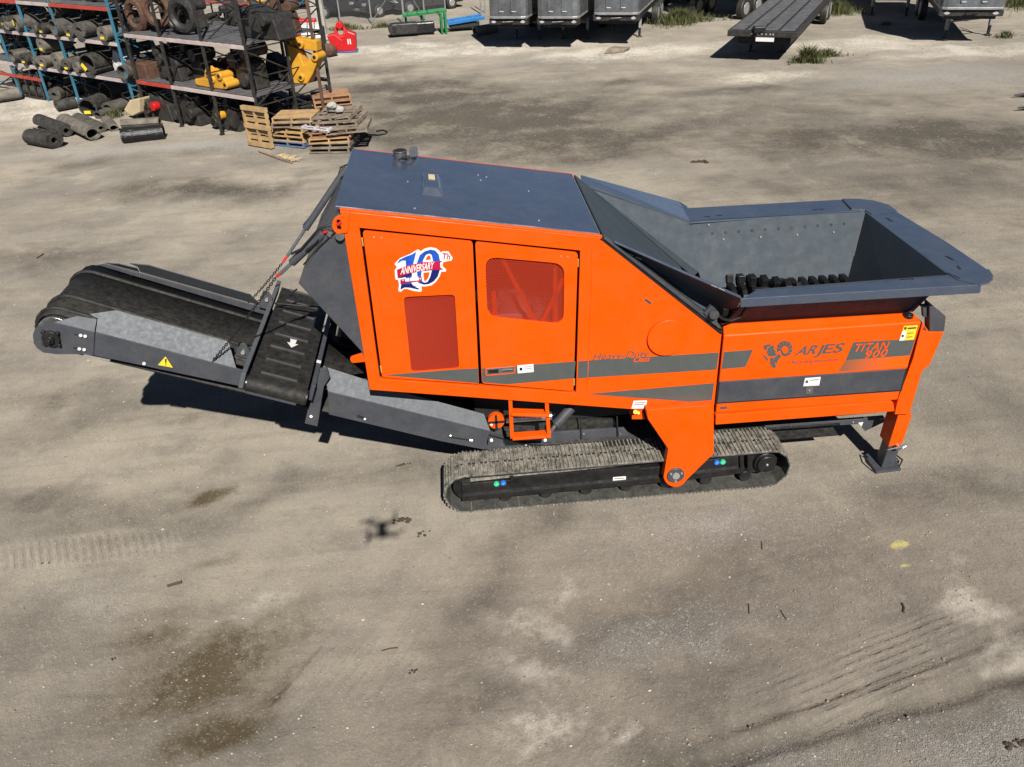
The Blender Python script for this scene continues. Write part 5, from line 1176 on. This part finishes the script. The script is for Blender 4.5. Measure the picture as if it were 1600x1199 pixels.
bb.obj('bristles', M['cardboard'], bm2)['kind'] = 'stuff'
tag(MB().tube([G(x, y, .025) for x, y in [(565, 206), (575, 210), (590, 211), (602, 209), (605, 206), (598, 203), (588, 205)]], .02, 6).obj('cable', M['black'], None, 0, True), 'thin black cable curled on the ground right of the pallets', 'cable')

# ------------------------------------------------------------------ trailers
def wheel(parent, c, axis, r=.5, w=.28):
    c = Vector(c); axis = Vector(axis).normalized()
    t = MB().cyl(c - axis * w / 2, c + axis * w / 2, r, seg=28).obj('tyre', M['rubber'], parent, .05, True, 3)
    MB().cyl(c - axis * (w / 2 + .012), c + axis * (w / 2 + .012), r * .58, seg=20).obj('rim', M['zinc'], t, .02, True)
def trailer(label, pl, pr, zb, legs, L=9.0, h=2.6, grp='dump trailers parked in a row'):
    a, b = G(*pl, zb), G(*pr, zb); e = (b - a); W = e.length; e.normalize(); n = V(-e.y, e.x, 0); n = n if n.y > 0 else -n
    r = thing('dump_trailer', label, 'trailer', ((a + b) / 2).xy.to_3d(), world=True, group=grp)
    pts = [a + n * .25, a + n * .08 + e * .06, a + e * .25, b - e * .25, b + n * .08 - e * .06, b + n * .25, b + n * L, a + n * L]
    body = MB().prism([p + V(0, 0, .12) for p in pts], V(0, 0, h)).obj('tub', M['chrome'], r, .03, False, 3)
    MB().prism([p - n * .02 + V(0, 0, .03) for p in pts], V(0, 0, .10)).obj('bottom_rail', M['trailergrey'], r, .02)
    MB().prism([a + n * .1 + V(0, 0, -.22), b + n * .1 + V(0, 0, -.22), b + n * .1 + V(0, 0, .03), a + n * .1 + V(0, 0, .03)], n * .35).obj('front_sill', M['rackblack'], r, .02)
    MB().prism([a + n * .3 + e * .2 + V(0, 0, -.35), b + n * .3 - e * .2 + V(0, 0, -.35), b + n * .3 - e * .2, a + n * .3 + e * .2], n * (L - .6)).obj('frame', M['rackblack'], r, .02)
    for t in (.12, .88):
        c = a.lerp(b, t) + n * .085 + V(0, 0, -.10)
        MB().prism([c + e * x + V(0, 0, z) for x, z in ((-.12, .0), (-.06, .03), (0, .08), (.06, .03), (.12, 0), (.05, -.05), (-.05, -.05))], n * .03).obj('emblem', M['plasticgrey'], r)
    for t in (.3, .62):
        c = a.lerp(b, t); MB().box(c + V(0, 0, 1.1) + n * -.01, (.06, .06, 1.6)).obj('front_rib', M['chrome'], body, .02)
        MB().box(c + V(0, 0, .32) + n * -.02 + e * .1, (.20, .03, .035)).obj('front_lamp', M['plasticgrey'], body, .01)
    MB().box(a.lerp(b, .5) + n * .05 + V(0, 0, -.12), (.5, .1, .1)).obj('coupling', M['black'], r, .02)
    lp = [G(*q) for q in legs]
    for q in lp:
        MB().box(q + V(0, 0, zb * .68), (.13, .13, zb * .75)).obj('landing_leg', M['trailergrey'], r, .015); MB().box(q + V(0, 0, zb * .18), (.10, .10, zb * .36)).box(q + V(0, 0, .02), (.24, .24, .04)).obj('leg_foot', M['black'], r, .01)
    MB().bar(lp[0] + V(0, 0, zb * .55), lp[1] + V(0, 0, zb * .55), .06, .06).obj('leg_brace', M['trailergrey'], r)
    for q in lp: MB().bar(q + V(0, 0, zb * .5), q + n * .8 + V(0, 0, zb), .05, .05).obj('leg_stay', M['trailergrey'], r)
    for k in (L - 1.0, L - 2.3):
        for p_, s in ((a, 1), (b, -1)): wheel(r, V(p_.x, p_.y, .5) + n * k + e * s * .2, e, .5, .3)
    return r
trailer('polished dark dump trailer, leftmost of the three beside each other', (763, 31), (823, 31), 1.30, [(807.7, 59), (843, 60.6)])
trailer('polished dark dump trailer in the middle of the three', (838, 31), (904, 31), 1.30, [(879.7, 60.6), (917.7, 60.6)])
trailer('polished grey dump trailer, rightmost of the three near the weeds', (926, 25), (998, 25), 1.30, [(960, 46), (999, 58)])
trailer('polished dump trailer standing alone at the top right', (1469, 17), (1570, 17), 1.30, [(1475, 63), (1543, 55)])
trailer('far dump trailer behind the flatbed, mostly cut off by the top edge', (1352, -22), (1430, -24), 1.30, [(1361, 24), (1415, 25)])
# flatbed
zf = 1.22; a, b = G(1137, 46, zf), G(1247, 49, zf); e = (b - a); W = e.length; e.normalize(); n = V(-e.y, e.x, 0); n = n if n.y > 0 else -n
fl = thing('flatbed_trailer', 'long black flatbed trailer with grey deck strips parked behind the yard', 'trailer', ((a + b) / 2).xy.to_3d(), world=True)
MB().prism([a + V(0, 0, -.03), b + V(0, 0, -.03), b + n * 14 + V(0, 0, -.03), a + n * 14 + V(0, 0, -.03)], V(0, 0, -.22)).obj('deck_frame', M['rackblack'], fl, .02)
for j in range(4):
    t0, t1 = .05 + j * .235, .05 + j * .235 + .19
    MB().prism([a.lerp(b, t0) + n * .1 + V(0, 0, -.02), a.lerp(b, t1) + n * .1 + V(0, 0, -.02), a.lerp(b, t1) + n * 13.9 + V(0, 0, -.02), a.lerp(b, t0) + n * 13.9 + V(0, 0, -.02)], V(0, 0, .03)).obj('deck_strip', M['deck'], fl, .006)
MB().prism([a + e * .3 + n * .6 + V(0, 0, -.25), b - e * .3 + n * .6 + V(0, 0, -.25), b - e * .3 + n * 13 + V(0, 0, -.25), a + e * .3 + n * 13 + V(0, 0, -.25)], V(0, 0, -.35)).obj('main_beam', M['rackblack'], fl, .02)
c = a.lerp(b, .45); MB().box(c + V(0, 0, .02) + n * .05, (.45, .3, .22)).obj('coupling_box', M['black'], fl, .03)
MB().prism([a.lerp(b, .42) - n * .01 + V(0, 0, -.40), a.lerp(b, .68) - n * .01 + V(0, 0, -.40), a.lerp(b, .68) - n * .01 + V(0, 0, -.26), a.lerp(b, .42) - n * .01 + V(0, 0, -.26)], n * .03).obj('licence_panel', M['white'], fl)
for t in (.36, .44, .5, .56, .62, .66): MB().cyl(a.lerp(b, t) - n * .02 + V(0, 0, -.14), a.lerp(b, t) + n * .02 + V(0, 0, -.14), .035, seg=10).obj('connector', M['zinc'], fl)
for q in (G(1172, 80), G(1222, 82)): MB().box(q + V(0, 0, .45), (.13, .13, .9)).box(q + V(0, 0, .02), (.26, .26, .04)).obj('landing_leg', M['rackblack'], fl, .01)
for k in (10.2, 11.5):
    for p_, s in ((a, 1), (b, -1)): wheel(fl, V(p_.x, p_.y, .5) + n * k + e * s * .18, e, .5, .3)
# white lorry rear end left of the flatbed
a, b = G(1076, -8, 1.1), G(1150, -4, 1.1); e = (b - a).normalized(); n = V(-e.y, e.x, 0); n = n if n.y > 0 else -n
wl = thing('white_lorry', 'white lorry tail behind the flatbed, cut off by the top edge', 'lorry', ((a + b) / 2).xy.to_3d(), world=True)
MB().prism([a + V(0, 0, .3), b + V(0, 0, .3), b + n * 7 + V(0, 0, .3), a + n * 7 + V(0, 0, .3)], V(0, 0, 2.4)).obj('cargo_box', M['machwhite'], wl, .04)
MB().prism([a + V(0, 0, 0), b + V(0, 0, 0), b + n * 7, a + n * 7], V(0, 0, .28)).obj('chassis', M['rackblack'], wl, .02)
for k in (.9, 2.2):
    for p_ in (a, b): wheel(wl, V(p_.x, p_.y, .5) + n * k, e, .5, .35)
# dark truck wheels cluster right of the third trailer
tw = thing('dark_truck', 'dark truck chassis standing behind the weeds at the top', 'truck', G(1050, 8), world=True)
q = G(1062, 8); MB().box(q + V(0, 2.4, 1.3), (2.2, 5, 1.2)).obj('chassis_body', M['rackblack'], tw, .05)
for dx in (-.9, .9):
    for dy in (0, 1.3): wheel(tw, q + V(dx, dy, .5), (1, 0, 0), .5, .4)

# ------------------------------------------------------------------ parked cars behind the wire fence
def car(label, loc, rz):
    r = thing('parked_car', label, 'car', loc, rz, group='dark cars behind the fence')
    prof = [(-2.3, .32), (2.25, .30), (2.33, .55), (2.28, .78), (1.35, .98), (.55, 1.5), (-1.3, 1.55), (-2.15, 1.12), (-2.35, .8)]
    MB().prism([(x, -.88, z) for x, z in prof], (0, 1.76, 0)).obj('body', M['carpaint'], r, .14, True, 4)
    for s in (-1, 1):
        MB().prism([(x, s * .885, z) for x, z in [(1.15, 1.02), (.5, 1.42), (-1.2, 1.46), (-1.85, 1.1)]], (0, s * .012, 0)).obj('side_window', M['glass'], r, .01)
        MB().box((2.24, s * .62, .72), (.16, .34, .15)).obj('headlamp', M['zinc'], r, .03)
        MB().box((-2.28, s * .62, .85), (.12, .3, .16)).obj('tail_lamp', M['redp'], r, .03)
        MB().box((.55, s * .98, 1.02), (.12, .2, .13)).obj('mirror', M['carpaint'], r, .03)
        for x in (-1.4, 1.42): wheel(r, (x, s * .80, .34), (0, 1, 0), .34, .24)
    MB().prism([(1.40, -.72, .99), (1.40, .72, .99), (.62, .62, 1.48), (.62, -.62, 1.48)], (.02, 0, .02)).obj('windscreen', M['glass'], r, .01)
    MB().box((2.30, 0, .62), (.06, .9, .16)).obj('grille', M['dark'], r, .01); MB().box((2.345, 0, .47), (.02, .42, .10)).obj('number_plate', M['trailergrey'], r)
    return r
car('charcoal estate car side-on behind the fence next to the concrete pillar', G(535, 28) + V(.3, .9, 0), 0.1)
car('charcoal hatchback facing the yard behind the fence, second from the pillar', G(590, 26) + V(.7, 1.2, 0), math.radians(-140))
car('black saloon facing the yard behind the fence, nearest the green frame', G(655, 22) + V(.3, 1.5, 0), math.radians(-150))
car('dark car at the top edge behind the racks', G(478, 18) + V(0, 1.6, 0), math.radians(175))
fe = thing('wire_fence', 'galvanised wire mesh fence on thin posts in front of the cars', 'fence', G(632, 40), world=True)
fpx = [(500, 33), (532, 37), (581, 38), (632, 40), (664, 33), (697, 32)]
fg = [G(*q) for q in fpx]
for i, q in enumerate(fg): MB().cyl(q, q + V(0, 0, 2.6), .04 if i != 3 else .06, seg=10).obj('post', M['trailergrey'], fe, smooth=True)
for i, (q, w_) in enumerate(((fg[3], fg[2]), (fg[3], fg[4]))): MB().tube([w_ + V(0, -.05, .1), q + V(0, -.05, 2.3)], .028, 8).obj('diagonal_brace', M['trailergrey'], fe, smooth=True)
def wire_mat():
    m, nt, b = newmat('wire_mesh'); L = nt.links.new; b.inputs['Base Color'].default_value = (.4, .4, .4, 1); b.inputs['Metallic'].default_value = .6
    co = N(nt, 'ShaderNodeTexCoord').outputs['Object']; fs = []
    for r_ in (.785, -.785):
        mp = N(nt, 'ShaderNodeMapping'); mp.inputs['Rotation'].default_value = (0, r_, 0); L(co, mp.inputs[0]); sp = N(nt, 'ShaderNodeSeparateXYZ'); L(mp.outputs[0], sp.inputs[0])
        fr = math2(nt, 'FRACT', math2(nt, 'MULTIPLY', sp.outputs[0], 16.), 0.); fs.append(mrange(nt, fr, .08, .09, 1, 0))
    f = math2(nt, 'MAXIMUM', *fs); tr = N(nt, 'ShaderNodeBsdfTransparent'); mx = N(nt, 'ShaderNodeMixShader'); L(f, mx.inputs[0]); L(tr.outputs[0], mx.inputs[1]); L(b.outputs[0], mx.inputs[2])
    L(mx.outputs[0], nt.nodes['Material Output'].inputs[0]); return m
wm = wire_mat()
for q, w_ in zip(fg, fg[1:]): MB().poly([q + V(0, 0, .05), w_ + V(0, 0, .05), w_ + V(0, 0, 2.5), q + V(0, 0, 2.5)]).obj('mesh_panel', wm, fe)
# second fence leaf and bright post pair further right
f2 = thing('gate_post', 'pale steel gate post between the parked cars and the trailers', 'post', G(752, 20), world=True)
MB().cyl(G(752, 22), G(752, 22) + V(0, 0, 2.6), .05, seg=10).obj('post', M['trailergrey'], f2, smooth=True); MB().cyl(G(758, 20), G(758, 20) + V(0, 0, 2.6), .04, seg=10).obj('stay_post', M['trailergrey'], f2, smooth=True)

# ------------------------------------------------------------------ loose items along the back of the yard
q = G(500, 62)
cp_ = MB().cyl(q, q + V(0, 0, .25), .62, .52, 12).cyl(q + V(0, 0, .2), q + V(.05, 0, 5), .42, .36, 12); tag(cp_.obj('concrete_pillar', M['concrete'], None, .06), 'thick pale concrete pillar beside the parked cars', 'pillar')
wg = thing('slotted_guard', 'white slotted drum guard with red lower edge behind the rack', 'drum', G(495, 76), world=True)
c = G(494, 74, .0); n_ = 10
for i in range(n_):
    a0 = math.radians(15 + i * 13); R_ = .62
    for j in range(3):
        cc = c + V(-.45 + j * .33, .35 - math.cos(a0) * R_, .05 + math.sin(a0) * R_ * 1.5); MB().box(cc, (.27, .03, .16), Matrix.Rotation(a0 - 1.2, 3, 'X')).obj('slat', M['machwhite'], wg)
MB().box(c + V(-.1, .42, .45), (1.1, .5, .85)).obj('guard_back', M['rackblack'], wg, .1)
MB().box(c + V(-.1, -.22, .10), (1.1, .1, .2)).obj('red_edge', M['machred'], wg, .02)
MB().box(c + V(-.4, .9, .9), (.9, .5, .5)).obj('red_top', M['machred'], wg, .03)
tag(MB().ico(G(512, 79, .25), .38, 2, .06, (1.2, .8, .8)).obj('scrap_lump', M['rust'], None), 'rusty brown scrap lump beside the white slotted guard', 'scrap')
rd = thing('red_attachment', 'bright red coupler attachment with curved hook on the ground', 'attachment', G(540, 82), 0, None)
MB().prism([(-.75, 0, .75), (-.55, 0, .05), (.5, 0, .02), (.55, 0, .75), (.2, 0, .9), (-.1, 0, .55), (-.4, 0, .8)], (0, .6, 0)).obj('shell', M['machred'], rd, .04)
MB().torus((-.12, .2, .85), .22, .09, Matrix.Rotation(1.4, 3, 'X'), seg=14, sub=6).obj('hook', M['machred'], rd, smooth=True)
MB().cyl((-.12, -.02, 1.15), (-.12, .4, 1.15), .16, seg=14).obj('boss', M['machred'], rd, .02, True)
MB().box((-.0, .3, .02), (1.1, .7, .04)).obj('skid', M['machblue'], rd)
for x in (.18, .28): MB().box((x, -.005, .45), (.05, .01, .22)).obj('white_mark', M['white'], rd)
gf = thing('green_frame', 'green steel frame table straddling black conveyor parts', 'frame', G(668, 55), 0.05)
for x in (-1.0, -.2, .75, .95):
    for y in (0, .7):
        if (x, y) in ((-1.0, 0), (-.2, 0)): continue
        MB().box((x, y, .5), (.11, .11, 1.0)).obj('leg', M['machgreen'], gf, .01)
for y in (0, .35, .7): MB().box((-.05, y, 1.0), (2.2, .10, .12), Matrix.Rotation(-.05, 3, 'Y')).obj('rail', M['machgreen'], gf, .01)
for x in (-.9, -.4, .1, .6, .95): MB().box((x, .35, 1.02), (.09, .8, .1)).obj('cross_rail', M['machgreen'], gf, .01)
bc = thing('conveyor_section', 'short black conveyor section under the green frame', 'conveyor', G(640, 58), .1)
MB().box((-.2, .3, .38), (1.3, .7, .5)).obj('housing', M['rackblack'], bc, .04); MB().cyl((-.8, -.05, .35), (-.8, .65, .35), .2, seg=16).obj('roller', M['rubber'], bc, .01, True); MB().box((.85, .35, .35), (.9, .5, .5)).obj('motor', M['black'], bc, .05)
bf = thing('blue_conveyor', 'small conveyor with bright blue side frames on the ground', 'conveyor', G(728, 50), .15)
MB().box((0, .45, .3), (1.5, .7, .28)).obj('belt', M['rubber'], bf, .06)
for y in (.02, .9): MB().box((.05, y, .52), (1.9, .09, .16), Matrix.Rotation(-.08, 3, 'Y')).obj('side_rail', M['machblue'], bf, .01)
for x in (-.5, .6): MB().box((x, .45, .45), (.08, .9, .08)).obj('cross_tie', M['machblue'], bf, .01)
groll((742, 49), (775, 44), 8, 'rolltan', 2, 'pale dusty belt roll lying by the shadow of the trailers', .9)
tb_ = MB().prism([(-.45, 0, 0), (.4, 0, 0), (.45, 0, .12), (-.3, 0, .2)], (.35, .5, 0)).obj('timber_block', M['woodold'], None, .02); tb_.location = G(960, 83); tag(tb_, 'weathered timber block lying alone on the pale ground', 'timber')
shw = thing('shadow_tips', 'two dark wedges standing in for cast shadow tips at the right edge', 'cast shadow', G(1597, 160), world=True)
for (x, y) in ((1584, 150), (1589, 170)):  # flat black wedges painted in as shadow tips of an unseen thing
    p_ = G(x, y, .06); MB().prism([p_, p_ + V(.5, -.12, 0), p_ + V(2.2, -.15, 0), p_ + V(2.2, .12, 0), p_ + V(.5, .10, 0)], V(0, 0, .05)).obj('fork', M['black'], shw, .01)

# ------------------------------------------------------------------ weeds
def grass_mat():
    m, nt, b = newmat('weed_green'); L = nt.links.new
    co = N(nt, 'ShaderNodeTexCoord').outputs['Object']
    L(mixc(nt, mrange(nt, noise(nt, co, 6, 3), .35, .65), (.030, .052, .012), (.13, .12, .045)), b.inputs['Base Color']); b.inputs['Roughness'].default_value = .7; return m
M['grass'] = grass_mat()
def weeds(label, px, rx, ry, n, h, name='weed_clump'):
    c = G(*px); mb = MB()
    for i in range(n):
        a = random.uniform(0, 6.28); t = min(1.7, abs(random.gauss(0, .55))) * (.75 + .35 * math.sin(a * 3 + len(label))); b_ = c + V(math.cos(a) * rx * t, math.sin(a) * ry * t, -.02)
        hh = h * random.uniform(.25, 1) * max(.2, 1.1 - .6 * abs(t)); d = V(random.uniform(-.5, .5), random.uniform(-.5, .5), 1).normalized(); s_ = V(d.y, -d.x, 0) + V(random.uniform(-1, 1), random.uniform(-1, 1), 0); s_ = s_.normalized() * random.uniform(.008, .02)
        m1 = b_ + d * hh * .6; tip = b_ + d * hh + V(d.x, d.y, -.2) * hh * .5
        v = [mb.bm.verts.new(p) for p in (b_ - s_, b_ + s_, m1 + s_ * .8, m1 - s_ * .8, tip)]
        mb.bm.faces.new(v[:4]); mb.bm.faces.new((v[3], v[2], v[4]))
    o = mb.obj(name, M['grass'], None); o['kind'] = 'stuff'; tag(o, label, 'weeds', 'weeds along the back of the yard'); return o
weeds('tall bright green weed clump in front of the flatbed trailer', (1262, 98), .75, .45, 900, .85)
weeds('low straggly weeds right of the bright clump by the flatbed', (1292, 88), .9, .5, 350, .45)
weeds('broad green weed bank behind the third dump trailer', (1060, 36), 2.2, 1.3, 2200, .9)
weeds('low green weeds at the foot of the fence by the pillar', (540, 46), 1.6, .8, 600, .45)
weeds('weeds at the foot of the fence in front of the black saloon', (600, 43), 1.6, .5, 350, .4)
weeds('small weed tuft under the blue rack beside the cardboard', (180, 182), .45, .3, 250, .4)
weeds('weeds along the far side of the flatbed trailer', (1310, 20), 1.4, 2.2, 700, .8)
weeds('small weed tuft beside the lone dump trailer', (1570, 58), .7, .4, 220, .4)
weeds('sparse weeds in front of the far dump trailer', (1385, 40), .7, .3, 160, .3)
weeds('green bank at the top right corner behind the lone trailer', (1600, 8), 3.0, 2.0, 1500, 1.2)

# ------------------------------------------------------------------ pebbles, twigs, droppings
def pebbles():
    n = 14000; y = 3.2 * np.exp(rng.random(n) * math.log(34 / 3.2)); x = (rng.random(n) * 2 - 1) * (y * .72 + 1.0)
    keep = ~((np.abs(x - 1.9) < 2.8) & (y > 7.6) & (y < 10)); x, y = x[keep], y[keep]; n = len(x)
    s = (.0035 + .013 * rng.random(n) ** 6) + (y * .00035); base = np.array([[1, 0, 0], [-1, 0, 0], [0, 1, 0], [0, -1, 0], [0, 0, 1], [0, 0, -1.]])
    v = base[None] * (rng.random((n, 6, 1)) * .6 + .6) * s[:, None, None] * np.array([1.2, 1, .7]); th = rng.random(n) * 6.28
    c_, s_ = np.cos(th)[:, None], np.sin(th)[:, None]; vx = v[:, :, 0] * c_ - v[:, :, 1] * s_; vy = v[:, :, 0] * s_ + v[:, :, 1] * c_
    z0 = GZ(x, y)
    co = np.stack([vx + x[:, None], vy + y[:, None], v[:, :, 2] + z0[:, None] + s[:, None] * .3], -1).reshape(-1, 3)
    f = np.array([[0, 2, 4], [2, 1, 4], [1, 3, 4], [3, 0, 4], [2, 0, 5], [1, 2, 5], [3, 1, 5], [0, 3, 5]]); fs = (f[None] + np.arange(n)[:, None, None] * 6).reshape(-1, 3)
    me = bpy.data.meshes.new('pebbles'); me.from_pydata(co.tolist(), [], fs.tolist()); return me
_gv = np.empty(len(ground.data.vertices) * 3); ground.data.vertices.foreach_get('co', _gv); _gz = _gv.reshape(-1, 3)[:620 * 560, 2].reshape(620, 560)
def GZ(x, y):
    r = np.clip(np.log(np.maximum(y, 1.21) / 1.2) / math.log(170 / 1.2) * 619, 0, 619).astype(int); c = np.clip((x / (y * 1.15 + 6) + 1) / 2 * 559, 0, 559).astype(int); return _gz[r, c]
def pebble_mat():
    m, nt, b = newmat('pebble_stone'); L = nt.links.new
    g = N(nt, 'ShaderNodeNewGeometry'); r_ = g.outputs['Random Per Island']
    c = mixc(nt, r_, (.16, .147, .125), (.34, .315, .27)); c = mixc(nt, mrange(nt, r_, .955, .975), c, (.50, .475, .43)); L(c, b.inputs['Base Color']); b.inputs['Roughness'].default_value = .9; return m
pe = link('pebbles', pebbles(), pebble_mat()); pe['kind'] = 'stuff'; pe['label'] = 'loose small stones scattered over the dirt yard'
def clump(label, px, r, m='rust', n=14, cat='debris', name='dirt_clod', flat=.5):
    c = G(*px); c.z = float(GZ(np.array([c.x]), np.array([c.y]))[0]); mb = MB()
    for i in range(n): mb.ico(c + V(random.uniform(-1, 1) * r * 1.6, random.uniform(-1, 1) * r * .6, r * .12), r * random.uniform(.15, .45), 1, r * .06, (1.2, 1, flat))
    o = tag(mb.obj(name, M[m], None), label, cat); o['kind'] = 'stuff'; return o
M['dirt'] = mat('dark_dirt', (.075, .062, .045), .95, var=.3, spec=.1, bump=.5)
clump('dark dirt clod right of the drone shadow', (627, 813), .065, 'dirt', 22)
clump('small dark dirt clods left of the crawler track', (632, 725), .06, 'dirt', 8)
clump('scattered dark crumbs below the left end of the crawler track', (665, 833), .07, 'dirt', 8)
clump('small grey pebble heap in the left foreground', (72, 878), .03, 'dirt', 4)
clump('dark crumb in the lower left foreground', (178, 1030), .03, 'dirt', 4)
clump('dark twig tangle at the lower right edge', (1594, 1163), .07, 'dirt', 12)
clump('dark dirt clod near the foreground centre bottom', (648, 1048), .035, 'dirt', 8)
clump('dark lump far out on the yard behind the hopper', (1095, 255), .14, 'dirt', 12)
def twig(label, pts, r=.008, m='dirt'):
    q = [G(*p) for p in pts]; q = [V(p.x, p.y, float(GZ(np.array([p.x]), np.array([p.y]))[0]) + r) for p in q]
    return tag(MB().tube(q, r, 5).obj('twig', M[m], None), label, 'twig')
twig('short flat brown stick on the ground in the left foreground', [(262, 917), (272, 914.5), (284, 911)], .018)
twig('thin dark twig below the crawler track at centre right', [(1190, 845), (1191, 857)], .006)
twig('thin dark twig in the foreground right of centre', [(1170, 942), (1171, 957)], .006)
twig('forked dark twig right of the other twigs', [(1220, 952), (1226, 962), (1229, 966)], .007)
twig('curved dark twig near the pale patches', [(1410, 942), (1413, 949), (1412, 956)], .010)
twig('thin twig lying in the lower left middle', [(596, 1017), (610, 1013), (622, 1012)], .006)
twig('dark splinter lying left of the far yard track', [(57, 403), (68, 396)], .012)

# ------------------------------------------------------------------ the quadcopter that takes the picture, just behind the lens
dr = thing('quadcopter_drone', 'small grey quadcopter hovering above the yard, casting the small ground shadow', 'drone', Vector(CAM) - Vector(SUNDIR) * .30, 0.05)
MB().box((0, 0, 0), (.10, .24, .085)).obj('body', M['trailergrey'], dr, .02, False, 3)
for sx_, sy_ in ((-1, 1), (1, 1), (-1, -1), (1, -1)):
    e_ = V(sx_ * .165, sy_ * (.13 if sy_ > 0 else .12), .03 if sy_ > 0 else -.0)
    MB().tube([V(sx_ * .04, sy_ * .07, .01), e_], .022, 8).obj('arm', M['trailergrey'], dr, smooth=True)
    MB().cyl(e_ - V(0, 0, .03), e_ + V(0, 0, .025), .018, seg=12).obj('motor', M['rackblack'], dr, .003, True)
    th = .6 * sx_ * sy_ + .9
    MB().box(e_ + V(0, 0, .03), (.24, .034, .004), Matrix.Rotation(th, 3, 'Z')).obj('propeller', M['rackblack'], dr)
MB().ico((0, .11, -.05), .03, 2).obj('camera_ball', M['rackblack'], dr, smooth=True)
